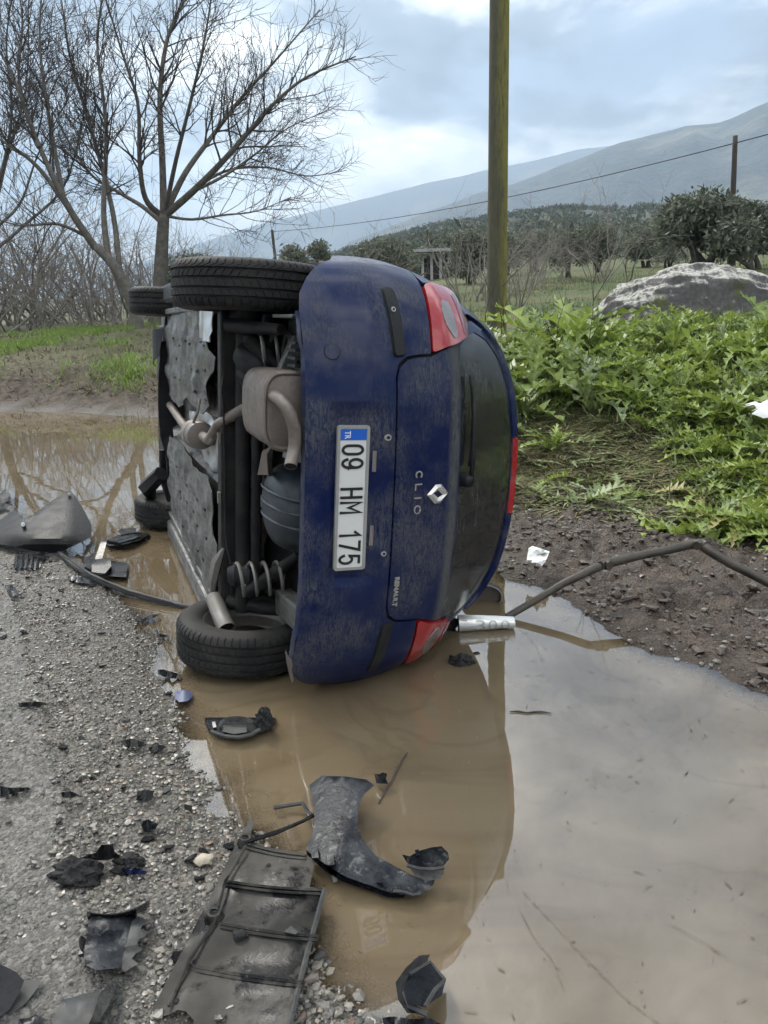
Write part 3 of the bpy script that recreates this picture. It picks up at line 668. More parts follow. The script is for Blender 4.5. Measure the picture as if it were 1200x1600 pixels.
def glyph(ch, width, height, sw, depth):
    """flat stroke letter centred on the origin, stroke width sw"""
    mb = MB(); W, H = width-sw, height-sw
    for n_, pl in enumerate(GLY[ch]):
        P = [Vector(((x-.5)*W, (y-.5)*H, 0)) for x, y in pl]; closed = (P[0]-P[-1]).length < 1e-6
        if not closed:
            P[0] = P[0]+(P[0]-P[1]).normalized()*sw*.5; P[-1] = P[-1]+(P[-1]-P[-2]).normalized()*sw*.5
        L_, R_s = [], []
        for i, p in enumerate(P):
            a = P[i-1] if i else (P[-2] if closed else None); b = P[i+1] if i < len(P)-1 else (P[1] if closed else None)
            d1 = (p-a).normalized() if a is not None else (b-p).normalized(); d2 = (b-p).normalized() if b is not None else d1
            n1 = Vector((-d1.y, d1.x, 0)); n2 = Vector((-d2.y, d2.x, 0)); m = (n1+n2); m = m.normalized() if m.length > 1e-6 else n1
            k = sw*.5/max(.45, m.dot(n1)); L_.append(p+m*k); R_s.append(p-m*k)
        up = Vector((0, 0, depth+.00015*n_)); N = len(P)
        vs = L_+R_s+[q+up for q in L_]+[q+up for q in R_s]; fs = []
        for i in range(N-1): fs += [(2*N+i, 3*N+i, 3*N+i+1, 2*N+i+1), (i, 2*N+i, 2*N+i+1, i+1), (N+i+1, 3*N+i+1, 3*N+i, N+i)]
        fs += [(0, N, 3*N, 2*N), (N-1, 3*N-1, 4*N-1, 2*N-1)]; mb.add(vs, fs)
    return mb
def put_glyph(name, ch, l0, w0, width, height, sw, depth, mat, parent, flat_a=None, off=0):
    g_ = glyph(ch, width, height, sw, depth); out = []
    for x, y, z in g_.v: out.append((flat_a-z, l0-x, w0+y) if flat_a is not None else tuple(surf(q_l(l0-x, w0+y), w0+y, off+z)))
    g_.v = out; return obj(name, g_, mat, parent)
for ch, l, wd in (('0',.165,.037),('9',.120,.037),('H',.020,.038),('M',-.029,.043),('1',-.120,.022),('7',-.162,.037),('5',-.208,.037)): put_glyph('plate_character', ch, l, .5035, wd, .078, .0092, .001, ink, plate, plate_a-.0012)
for ch, l, wd in (('C',.073,.028),('L',.0300,.024),('I',-.0085,.006),('O',-.050,.032)): put_glyph('model_letter', ch, l, .752, wd, .028, .0045, .003, chrome, tailgate, None, OFF+.001)
put_text('maker_lettering', 'RENAULT', -.345, .688, .112, .019, chrome, tailgate, OFF+.002, .03, .0018)
# lozenge badge: a folded diamond ring
mb = MB(); N4 = 4
outer = [(0, .046), (.034, .012), (.034, -.012), (0, -.046), (-.034, -.012), (-.034, .012)]
inner = [(.004, .020), (.013, .0), (.013, .0), (-.004, -.020), (-.013, 0), (-.013, 0)]
def bp(x, y, e): return wp(-x, .836+y, OFF+e)
vo = [bp(x, y, .002) for x, y in outer]; vm_ = [bp((x*.55+i_[0]*.45), (y*.55+i_[1]*.45), .010) for (x, y), i_ in zip(outer, inner)]; vi = [bp(x, y, .003) for x, y in inner]
fs = []
for k in range(6):
    j = (k+1) % 6; fs += [(k, j, 6+j, 6+k), (6+k, 6+j, 12+j, 12+k)]
mb.add(vo+vm_+vi, fs); obj('lozenge_badge', mb, chrome, tailgate)
# ---- wheels
def tyre_mesh(R=.289, W=.172):
    hw = W/2
    prof = [(.182,-hw*.86,0),(.192,-hw*.97,0),(.215,-hw*1.04,0),(.245,-hw*1.03,0),(.268,-hw*.95,0),(.279,-hw*.86,1),(.2855,-hw*.74,1)]
    for g in (-.047, -.017, .017, .047):
        e = .0045; prof += [(R-.001, g-e-.0005, 2 if abs(g) < .03 else 1), (R-.009, g-e+.001, 0), (R-.009, g+e-.001, 0), (R-.001, g+e+.0005, 2 if abs(g) < .02 else 2)]
    prof += [(.2855,hw*.74,1),(.279,hw*.86,1),(.268,hw*.95,0),(.245,hw*1.03,0),(.215,hw*1.04,0),(.192,hw*.97,0),(.182,hw*.86,0)]
    NB = 62; ang = []
    for b in range(NB):
        for f_, dn in ((0, 0), (.78, 0), (.82, 1), (.96, 1)): ang.append(((b+f_)/NB*2*math.pi, dn))
    P = []
    for a, dn in ang:
        row = []
        for r, h, k in prof:
            rr = r-(.006 if (dn and k == 1) else (.0025 if dn and k == 2 else 0)); aa = a+(h*1.8 if k == 2 else 0)
            row.append((rr*math.cos(aa), h, rr*math.sin(aa)))
        P.append(row)
    mb = MB(); mb.grid(P, 0, True); return mb
ty0 = tyre_mesh()
me_ty = bpy.data.meshes.new('tyre'); me_ty.from_pydata(ty0.v, [], ty0.f); me_ty.materials.append(rubber); me_ty.polygons.foreach_set('use_smooth', [True]*len(me_ty.polygons)); me_ty.set_sharp_from_angle(angle=math.radians(35))
def rim_mesh():
    mb = MB()
    mb.lathe([(.190,-.078),(.193,-.082),(.196,-.080),(.190,-.072),(.178,-.066),(.172,-.04),(.150,-.02),(.150,.03),(.168,.05),(.178,.062),(.190,.068),(.193,.076),(.188,.074)], (0,0,0), (0,1,0), 56)
    mb.lathe([(.155,.018),(.125,.030),(.085,.036),(.06,.030),(.035,.034),(.0,.036)], (0,0,0), (0,1,0), 40)
    return mb
rm0 = rim_mesh(); me_rim = bpy.data.meshes.new('rim'); me_rim.from_pydata(rm0.v, [], rm0.f); me_rim.materials.append(steel); me_rim.polygons.foreach_set('use_smooth', [True]*len(me_rim.polygons)); me_rim.set_sharp_from_angle(angle=math.radians(40))
mbh = MB(); mbh.lathe([(0,.040),(.10,.038),(.150,.030),(.17,.024)], (0,0,0), (0,1,0), 40); me_cap = None
WHEELS = []
for a, s, spin, tl in ((0,1,.1,0),(0,-1,.7,0),(2.472,1,1.2,.0),(2.472,-1,.4,0)):
    w = bpy.data.objects.new('wheel', me_rim); COL.objects.link(w); w.parent = car
    w.location = (a, s*(.690 if a == 0 else .697), .289); w.rotation_euler = (0, spin, 0 if s > 0 else math.pi)
    ty = bpy.data.objects.new('tyre', me_ty); COL.objects.link(ty); ty.parent = w
    k_ = 0 if s > 0 else .05; mb = MB(); mb.lathe([(.105-k_*.4,-.05+k_),(.108-k_*.4,-.01+k_*.4),(.10,.02),(.0,.024)], (0,0,0), (0,1,0), 28); mb.lathe([(0,-.052+k_),(.105-k_*.4,-.05+k_)], (0,0,0), (0,1,0), 28)
    obj('brake_drum', mb, dark_metal, w, True, 40); WHEELS.append(w)
# ---- underside
def part(name, mb, mat, parent=car, smooth=True, ang=45, bevel=None): return obj(name, mb, mat, parent, smooth, ang, bevel)
def gridsheet(a0, a1, l0, l1, fw_, na=40, nl=40, mat=under_m, name='floor_pan', thick=0):
    P = [[Vector((a0+(a1-a0)*i/na, l0+(l1-l0)*j/nl, fw_(a0+(a1-a0)*i/na, l0+(l1-l0)*j/nl))) for j in range(nl+1)] for i in range(na+1)]
    mb = MB(); mb.grid(P); return part(name, mb, mat)
def floor_w(a, l):
    w = .245+.012*sn(a*3, l*5, 3, 4)
    if abs(l) < .15: w += .10*float(sstep(.15, .08, abs(l)))
    for c in (.30, .42, -.30, -.42): w -= .012*math.exp(-((l-c)/.025)**2)
    if a < .55: w += .05*float(sstep(.55, .35, a))
    return w
gridsheet(.20, 2.95, -.70, .70, floor_w, 60, 56)
gridsheet(-.46, .30, -.60, .60, lambda a, l: .47+.02*math.sin(l*18)-.03*float(sstep(.1,.3,a)), 12, 30, dark_metal, 'boot_floor')
def wheelhouse(ac, s, name='wheel_housing'):
    mb = MB(); P = []
    for k in range(19):
        th = math.pi*(.28+.44*k/18); r = .325
        P.append([Vector((ac-r*math.cos(th), s*l, .29+r*math.sin(th))) for l in (.72, .62, .54, .50)])
    mb.grid(P); c0 = len(mb.v); mb.v += [tuple(p[-1]) for p in P]; mb.f.append(tuple(range(c0, c0+19))); mb.m.append(0)
    return part(name, mb, dark_metal)
for ac in (0, 2.472):
    for s in (1, -1): wheelhouse(ac, s)
# sills
for s in (1, -1):
    mb = MB(); mb.box((1.23, s*.735, .27), (1.72, .11, .18)); part('sill', mb, under_m if s < 0 else black_pl, smooth=False, bevel=.02)
# edge channel of the floor seen as a bright flange
for l in (.63, -.64):
    mb = MB(); mb.box((1.2, l, .215), (1.75, .03, .05)); part('floor_rail', mb, under_m, smooth=False, bevel=.006)
# underbody shields: ragged pressed sheets with slots
def shield(outl, w0, slots, name='underbody_shield', mat=under_m, wav=.016):
    def mp(a, l, s):
        pad = .009*float(sstep(.25, .6, math.sin(a*15.7+.6))*sstep(.2, .55, math.sin(l*26+.9))) if mat is under_m else .006*math.sin(a*46+3*l)
        return Vector((a, l, w0+wav*sn(a*6, l*8, 3, 14)-pad+(.004 if s else 0)))
    o = part(name, sheet(outl, mp, .004, .026), mat, ang=50)
    for (a, l, da, dl) in slots:
        ww = mp(a, l, 0).z; mb = MB(); mb.box((a, l, ww-.0005), (da, dl, .005)); obj('slot', mb, black_gap, o)
    return o
R_ = random.Random(3)
slU = [(.55+.22*i+R_.uniform(-.04,.04), .46-.11*j+R_.uniform(-.02,.02), .045, .010) for i in range(6) for j in range(3)]
shield([(.40,.60),(1.0,.62),(1.9,.60),(2.1,.50),(2.1,.12),(1.5,.10),(1.2,.18),(.85,.16),(.62,.15),(.50,.20),(.44,.33),(.33,.36),(.30,.42),(.42,.45)], .200, slU)
slL = [(.55+.20*i+R_.uniform(-.04,.04), -.27-.13*j+R_.uniform(-.02,.02), .04, .012) for i in range(7) for j in range(3)]
shield([(.34,-.22),(.30,-.34),(.22,-.37),(.20,-.50),(.42,-.64),(1.0,-.66),(1.9,-.62),(2.1,-.45),(2.0,-.12),(1.4,-.10),(.9,-.14),(.50,-.12),(.36,-.16)], .195, slL)
shield([(.26,.62),(.30,.66),(.62,.66),(.62,.50),(.30,.48)], .185, [], 'heat_shield', alu, .03)
shield([(.22,-.01),(.24,.12),(.8,.14),(1.3,.10),(1.3,-.10),(.7,-.13),(.26,-.11)], .262, [], 'tunnel_shield', alu, .05)
# axle beam and torsion tubes
mb = MB(); mb.box((.115, 0, .235), (.085, 1.22, .085)); beam = part('axle_beam', mb, dark_metal, smooth=False, bevel=.012)
mb = MB(); mb.box((.085, .11, .186), (.018, .045, .012)); part('beam_bracket', mb, spring_m, beam, False)
mb = MB(); mb.box((.085, -.13, .186), (.018, .045, .012)); part('beam_bracket', mb, spring_m, beam, False)
mb = MB(); mb.tube([(.02, -.60, .27), (.02, .60, .27)], .030, 12); part('torsion_tube', mb, dark_metal)
mb = MB(); mb.tube([(-.03, -.52, .315), (-.03, .56, .315)], .022, 10); part('torsion_tube', mb, dark_metal)
for s in (1, -1):
    if s > 0: mb = MB(); mb.tube([(.20, s*.56, .27), (.10, s*.575, .27), (0, s*.585, .29)], [.05, .055, .05], 10); part('trailing_arm', mb, dark_metal)
    if s > 0: mb = MB(); mb.tube([(0, s*.52, .29), (0, s*.64, .29)], [.042, .055], 14); part('hub', mb, dark_metal)
    mb = MB(); mb.tube([(-.05, s*.50, .28), (-.10, s*.42, .36), (-.14, s*.33, .46)], [.030, .030, .022], 12); part('shock_absorber', mb, dark_metal)
# brake line
mb = MB(); mb.tube([(.06, .36, .20), (.045, .30, .19), (.06, .24, .20), (.055, .0, .205), (.055, -.25, .205), (.05, -.33, .21), (.02, -.38, .22), (.02, -.52, .225)], .0045, 5); part('brake_line', mb, black_pl)
# open stub and lower arm by the flooded rear wheel
mb = MB(); mb.tube([(.105, -.56, .165), (.02, -.605, .178), (-.055, -.645, .192)], [.034, .036, .037], 14, cap=False); stub = part('axle_stub', mb, steel)
mb = MB(); mb.tube([(.07, -.58, .17), (-.045, -.64, .191)], .0285, 12); part('stub_bore', mb, black_gap, stub)
mb = MB(); mb.tube([(.08, -.575, .225), (-.02, -.575, .34), (-.10, -.572, .48)], [.033, .030, .033], 12); part('lower_link', mb, dark_metal)
# coil springs
def coil(c0, c1, r, wire, turns, name='coil_spring'):
    c0, c1 = Vector(c0), Vector(c1); ax = (c1-c0).normalized(); u = ax.orthogonal().normalized(); w = ax.cross(u); n = int(turns*16)
    mb = MB(); mb.tube([c0.lerp(c1, k/n)+(u*math.cos(k/16*2*math.pi)+w*math.sin(k/16*2*math.pi))*r for k in range(n+1)], wire, 6); return part(name, mb, spring_m)
coil((-.08, -.43, .225), (-.10, -.43, .44), .065, .0075, 4.2)
coil((-.10, .47, .30), (-.14, .47, .50), .062, .0075, 4)
mb = MB(); mb.lathe([(.03,0),(.055,.03),(.05,.06),(.065,.09),(.05,.12),(.03,.15)], (.03,-.44,.21), (-.25,0,1), 20); part('bump_stop', mb, black_pl)
# dark rubber bellows and fuel pipe bundle behind the upper wheel
for k, (l, w, r) in enumerate(((.43,.30,.075),(.36,.31,.07),(.49,.32,.06))):
    mb = MB(); mb.tube([(.03, l+.03, w-.04), (.0, l, w), (-.03, l-.06, w+.05), (-.05, l-.14, w+.10)], [r*.6, r, r*.9, r*.55], 12); part('filler_pipe', mb, black_pl)
# upper arch plate and splash panel between tyre and bumper
mb = MB(); mb.box((-.36, .585, .37), (.14, .012, .10), Matrix.Rotation(.25, 3, 'Y')); part('splash_plate', mb, under_m, smooth=False, bevel=.004)
mb = MB(); mb.tube([(.03, .55, .22), (-.1, .545, .27), (-.3, .54, .34)], [.03, .026, .02], 10); part('upper_link', mb, dark_metal)
mb = MB(); mb.box((-.30, .45, .375), (.045, .14, .05), Matrix.Rotation(.4, 3, 'X')); mb.box((-.33, .38, .40), (.10, .04, .03)); part('exhaust_hanger', mb, under_m, smooth=False, bevel=.005)
for k in range(4):
    mb = MB(); mb.box((-.46, .50-.025*k, .36), (.10, .010, .05)); part('bumper_fin', mb, black_pl, smooth=False)
# muffler: rounded box with end plate, S-bent tailpipe
mb = MB(); P = []
prof = [(-.50, .80), (-.495, .93), (-.48, 1.0), (-.30, 1.02), (-.13, 1.0), (-.09, .93), (-.075, .75)]
for k in range(40):
    th = 2*math.pi*k/40; e = .55
    cx, cy_ = math.copysign(abs(math.cos(th))**e, math.cos(th)), math.copysign(abs(math.sin(th))**e, math.sin(th))
    P.append([Vector((a, .275+.130*cx*s, .330+.092*cy_*s)) for a, s in prof])
mb.grid(P, 0, True); n0 = len(prof); mb.f += [tuple(k*n0 for k in range(40)), tuple(k*n0+n0-1 for k in range(40))[::-1]]; mb.m += [0, 0]
muf = part('exhaust_muffler', mb, exh, ang=30)
mb = MB(); P = []
for k in range(40):
    th = 2*math.pi*k/40; e = .55; cx, cy_ = math.copysign(abs(math.cos(th))**e, math.cos(th)), math.copysign(abs(math.sin(th))**e, math.sin(th))
    P.append([Vector((a, .275+.130*cx*s, .330+.092*cy_*s)) for a, s in ((-.482, 1.0), (-.487, 1.035), (-.497, 1.035), (-.502, .97), (-.496, .90))])
mb.grid(P, 0, True); c0 = len(mb.v); part('seam_ring', mb, exh, muf)
mb = MB(); mb.lathe([(0, 0), (.09, 0)], (-.497, .275, .33), (-1, 0, 0), 24); part('end_plate', mb, exh_dark, muf)
pts = [(-.48,.325,.268),(-.53,.325,.270),(-.565,.318,.276),(-.585,.300,.288),(-.590,.270,.303),(-.588,.225,.318),(-.580,.180,.322),(-.585,.148,.315),(-.600,.125,.305),(-.612,.110,.300)]
mb = MB(); mb.tube(pts, [.021]*len(pts), 16, cap=False); tp = part('tailpipe', mb, exh, muf)
mb = MB(); mb.tube([pts[-2], (-.6105,.112,.3005)], .0185, 14); part('tailpipe_bore', mb, black_gap, tp)
mb = MB(); mb.tube([(-.08,.27,.30),(.02,.22,.25),(.12,.16,.19),(.25,.10,.185),(.40,.06,.195),(.62,.05,.20)], .022, 14); part('exhaust_pipe', mb, exh, muf)
# resonator under the tunnel
mb = MB(); mb.lathe([(0,0),(.030,.0),(.062,.012),(.066,.03),(.066,.24),(.062,.255),(.03,.27),(0,.27)], (.62, .05, .195), (1, -.06, 0), 28); res = part('resonator', mb, exh)
mb = MB(); mb.lathe([(.067,.11),(.069,.112),(.069,.14),(.067,.142)], (.62,.05,.195), (1,-.06,0), 28); part('band', mb, spring_m, res)
mb = MB(); mb.tube([(.88,.035,.195),(1.3,.02,.2),(2.2,.05,.22)], .022, 12); part('front_pipe', mb, exh, res)
mb = MB(); mb.tube([(.62, .22, .19), (.60, .16, .175), (.66, .11, .165), (.64, .08, .15)], .006, 6); part('hanger_hook', mb, spring_m, res)
# silver heat shields below the muffler
shield([(-.56,.14),(-.10,.12),(-.05,.40),(-.54,.43)], .440, [], 'heat_shield', alu, .03)
shield([(-.56,.10),(-.22,.08),(-.20,.16),(-.55,.19)], .372, [], 'heat_shield', alu, .02)
# hanging foil flap
mb = sheet([(0,0),(.16,.02),(.18,.10),(.10,.13),(.02,.09)], lambda u, v_, s: Vector((-.25-u*.9, .02+v_, .27+.05*u+.03*math.sin(u*20)+(.003 if s else 0))), .003, .03); part('torn_flap', mb, exh_dark)
# spare-wheel tub
mb = MB(); P = []
for i in range(13):
    ph = i/12*math.pi/2; P.append([Vector((-.33+.20*math.cos(2*math.pi*k/40)*math.sin(ph)**.62, -.085+.165*math.sin(2*math.pi*k/40)*math.sin(ph)**.62, .47-.185*math.cos(ph)**.55)) for k in range(41)])
mb.grid(P); tub = part('spare_wheel_tub', mb, tub_m)
for k in (-1, 0, 1):
    mb = MB(); mb.tube([(-.33+.20*math.cos(th), -.085+.05*k+.02*math.sin(th), .47-.19*max(0,math.sin(th))**.5) for th in np.linspace(.15, 2.99, 16)], .006, 6); part('tub_rib', mb, tub_m, tub)
mb = MB(); mb.box((-.155, -.10, .335), (.03, .05, .06)); part('tub_bracket', mb, under_m, tub, False, bevel=.005)
mb = MB(); mb.lathe([(0,.02),(.012,.02),(.014,0)], (-.17, -.115, .34), (-1,0,-.3), 10); part('tub_bolt', mb, spring_m, tub)
# lower rear chassis leg and crossmember
mb = MB(); mb.box((-.30, -.50, .41), (.38, .10, .07), Matrix.Rotation(-.12, 3, 'Z')); part('chassis_leg', mb, under_m, smooth=False, bevel=.008)
mb = MB(); mb.box((-.28, .54, .44), (.34, .08, .06)); part('chassis_leg', mb, under_m, smooth=False, bevel=.008)
mb = MB(); mb.box((-.53, 0, .44), (.03, .84, .09)); part('bumper_beam', mb, dark_metal, smooth=False, bevel=.008)
mb = MB(); mb.tube([(.15,-.60,.17),(.13,-.5,.165),(.10,-.40,.18),(.07,-.34,.20)], [.004,.02,.024,.006], 6); part('bent_guard', mb, steel)
# torn wheel-arch liners
def ragged(outl, mp, mat, name, parent=car, step=.04, th=.003): return part(name, sheet(outl, mp, th, step), mat, parent, ang=40)
ragged([(0,0),(.05,.015),(.16,.0),(.17,.05),(.11,.06),(.13,.10),(.06,.12),(.02,.09),(-.01,.05)], lambda u, v_, s: Vector((-.40-u*.35, -.61-v_*1.05, .345+.05*u+(.003 if s else 0)+.16*v_)), exh_dark, 'torn_arch_lip', step=.02)
ragged([(0,0),(.30,.02),(.32,.12),(.22,.20),(.05,.14)], lambda u, v_, s: Vector((2.02+u*.9, .53-v_*1.2, .17-.05*math.sin(u*9)+(.003 if s else 0))), black_pl, 'torn_arch_liner')
ragged([(0,0),(.5,.02),(.7,.06),(.5,.10),(.0,.08)], lambda u, v_, s: Vector((2.1+.10*math.sin(u*4), .45-u*1.2, .165-.03*math.sin(u*4)+v_+(.003 if s else 0))), black_pl, 'torn_side_skirt')
mb = MB(); mb.tube([(2.2,-.40,.16),(2.35,-.52,.08),(2.47,-.62,.12)], [.05,.06,.03], 6); part('torn_arch_liner', mb, black_pl)
mb = MB(); mb.tube([(2.45,-.28,.19),(2.47,-.5,.2),(2.47,-.64,.26)], [.02,.025,.04], 8); part('suspension_leg', mb, dark_metal)
mb = MB(); mb.tube([(2.47,.62,.28),(2.45,.45,.24),(2.3,.28,.22)], [.05,.03,.03], 8); part('suspension_leg', mb, dark_metal)
# engine bay underside
mb = MB(); mb.box((2.75, 0, .30), (.55, 1.1, .16)); part('engine_cradle', mb, dark_metal, smooth=False, bevel=.03)
# door mirror shell, torn off and lying in the water behind the roof
mc = G(757, 928, .02); mir = empty('door_mirror_shell', mc); mir.rotation_euler = (0, 0, -.35); tag(mir, 'black door mirror shell lying in the water beside the rear window', 'car part')
P = []
for i in range(12):
    u = i/11; e = max(.02, 1-u**2.4)**.5
    P.append([Vector((.095*e*math.copysign(abs(math.cos(2*math.pi*k/28))**.7, math.cos(2*math.pi*k/28)), -.055+.11*u, .012+.05*e*math.copysign(abs(math.sin(2*math.pi*k/28))**.8, math.sin(2*math.pi*k/28)))) for k in range(29)])
mb = MB(); mb.grid(P); obj('shell', mb, black_pl, mir, True)
mb = MB(); mb.tube([(.096*math.copysign(abs(math.cos(th))**.7, math.cos(th)), -.056, .012+.051*math.copysign(abs(math.sin(th))**.8, math.sin(th))) for th in np.linspace(0, 2*math.pi, 32)[:-1]], .006, 5, closed=True); obj('rim', mb, spring_m, mir, True)
mb = MB(); mb.add([Vector((.09*math.cos(th), -.045, .012+.046*math.sin(th))) for th in np.linspace(0, 2*math.pi, 24)[:-1]], [tuple(range(23))]); obj('mirror_glass', mb, exh_dark, mir)
# ================================================================== wreckage and litter
wet_pl = mat_dusty('wet_black_plastic', (.010, .011, .014), .22, 0, .35, (.055, .055, .053), 9, spec=.14)
dull_pl = mat_dusty('dusty_black_plastic', (.009, .0095, .011), .34, 0, .55, (.045, .043, .04), 9, bump=.9, spec=.10)
mudgrey = mat_dusty('mud_smeared_plastic', (.035, .037, .04), .33, 0, .8, (.11, .105, .095), 6, spec=.15)
asph_m = mat_dusty('broken_asphalt', (.018, .018, .019), .7, 0, .5, (.07, .066, .062), 20, bump=1., spec=.2)
rust_m = mat_dusty('weathered_steel_pipe', (.050, .044, .038), .42, .4, .7, (.12, .095, .07), 9)
foil_m = mat_dusty('crumpled_aluminium', (.74, .735, .71), .33, .75, .4, (.42, .38, .31), 12)
def settle(mb, name, mats, parent=None, smooth=True, ang=40):
    """origin at the piece's own foot"""
    A = np.array(mb.v); c = Vector((A[:,0].mean(), A[:,1].mean(), A[:,2].min()))
    if parent is not None: c = parent.location.copy()
    mb.v = [(x-c.x, y-c.y, z-c.z) for x, y, z in mb.v]
    o = obj(name, mb, mats, parent, smooth, ang)
    if parent is None: o.location = c
    return o
def px_sheet(outl, zf, thick, step=12, holes=(), mb=None, mi=0):
    sub = max(1, step)
    return sheet(outl[::-1] if sum((outl[i][0]-outl[i-1][0])*(outl[i][1]+outl[i-1][1]) for i in range(len(outl))) > 0 else outl,
                 lambda u, v_, s: G(u, v_, zf(u, v_)-(thick if s else 0)), thick, sub, holes, mi, mb)
def px_tube(pts, r, n=6, mb=None): mb = mb or MB(); mb.tube([G(x, y, z) for x, y, z in pts], r, n); return mb
def lin(v_, a, b): return min(1, max(0, (v_-a)/(b-a)))
def rough_lump(name, px, py, z0, dims, mat, seed, sub=2, label=None, cat=None, parent=None, rot=0.):
    bm_ = bmesh.new(); bmesh.ops.create_icosphere(bm_, subdivisions=sub, radius=1); r_ = random.Random(seed); mb = MB()
    c = G(px, py, z0); off = r_.uniform(0, 50)
    for v_ in bm_.verts:
        n = v_.co.normalized(); k = 1+.38*sn(n.x*1.7+off+n.z, n.y*1.7+n.z*1.3, 3, seed)+.20*sn(n.x*5+off, n.y*5+n.z*5, 3, seed+1)-.12*abs(sn(n.x*9+off, n.y*9+n.z*7, 2, seed+2))
        p = Vector((n.x*k*dims[0], n.y*k*dims[1], max(-.6, n.z*k)*dims[2])); p.rotate(Matrix.Rotation(rot, 3, 'Z')); mb.v.append(tuple(c+p))
    mb.f = [tuple(v_.index for v_ in f.verts) for f in bm_.faces]; mb.m = [0]*len(mb.f); bm_.free()
    o = settle(mb, name, mat, parent, True, 35)
    if label: tag(o, label, cat)
    return o
# -- torn wheel-arch liner standing at the puddle's left edge
OUT = [(-46,806),(0,812),(24,796),(37,816),(48,815),(55,801),(80,783),(109,765),(119,777),(133,800),(143,820),(143,839),(123,849),(91,864),(53,861),(16,853),(-20,848),(-50,838)]
zf = lambda u, v_: .015+.20*lin(v_, 865, 768)**.8*(.55+.45*lin(u, -20, 110))+.05*math.sin(lin(u, -40, 143)*3.14)*lin(v_, 864, 845)
o = settle(px_sheet(OUT, zf, .004, 9), 'torn_wheel_arch_liner', dull_pl); tag(o, 'big black torn plastic liner curling up at the left edge of the puddle', 'car part')
settle(px_tube([(36,819,zf(36,819)+.004),(36,820,zf(36,820)+.02)], .012, 8), 'clip', white_pl, o); settle(px_tube([(108,772,zf(108,772)+.004),(108,773,zf(108,773)+.014)], .010, 8), 'clip', plate_rim, o)
# -- ribbed black piece under it
zf2 = lambda u, v_: .03+.01*math.sin(u*.9)
mb = px_sheet([(24,866),(70,862),(71,870),(60,890),(24,893),(21,884)], zf2, .012, 8); o = settle(mb, 'ribbed_grille_piece', wet_pl); tag(o, 'small ribbed black plastic grille piece beside the curled liner', 'car part')
for k in range(5): settle(px_tube([(28+8*k,867,.05),(25+8*k,889,.05)], .006, 5), 'rib', wet_pl, o)
# -- trim strip
o = settle(px_tube([(92,864,.03),(110,879,.035),(135,896,.035),(165,911,.03),(200,924,.025),(240,936,.02),(280,945,.015),(322,952,.01)], [.012,.016,.017,.017,.016,.015,.013,.008], 7), 'door_trim_strip', mudgrey); tag(o, 'long curved grey rubber trim strip lying into the puddle', 'trim strip')
settle(px_tube([(98,868,.046),(140,898,.051),(200,923.5,.041),(270,942.5,.03)], .004, 4), 'bead', dull_pl, o)
# -- bracket cluster
e = empty('bracket_cluster', G(165, 885, 0)); tag(e, 'broken black plastic bracket with square block standing in the shallow water', 'car part')
def sub(mb, name, mat=wet_pl): return settle(mb, name, mat, e)
sub(px_sheet([(158,845),(168,842),(160,872),(150,895),(142,893),(150,868)], lambda u, v_: .03+.10*lin(v_, 893, 845), .012, 8), 'upright')
sub(px_sheet([(146,874),(172,872),(174,884),(164,896),(144,894),(143,884)], lambda u, v_: .05+.03*lin(v_, 896, 872), .03, 8), 'block')
sub(px_sheet([(174,876),(200,880),(197,902),(168,900),(170,890)], lambda u, v_: .03, .012, 8), 'flange')
sub(px_sheet([(131,872),(146,866),(148,874),(141,890),(130,884)], lambda u, v_: .04, .02, 8), 'clip')
sub(px_tube([(166,846,.09),(173,848,.08),(186,850,.06)], .01, 5), 'rod')
e = empty('lamp_housing_shard', G(200, 845, 0)); tag(e, 'long pointed black housing shard floating behind the bracket', 'car part')
sub(px_sheet([(162,846),(185,836),(215,831),(234,834),(220,843),(196,850),(170,853)], lambda u, v_: .025+.02*math.sin(lin(u, 162, 234)*3.1), .02, 8), 'housing')
sub(px_sheet([(183,830),(190,826),(212,825),(213,831),(190,835)], lambda u, v_: .05, .015, 8), 'rim')
sub(px_sheet([(175,846),(205,837),(226,835),(206,843),(185,849)], lambda u, v_: .052, .004, 8), 'lens', glass_dark)
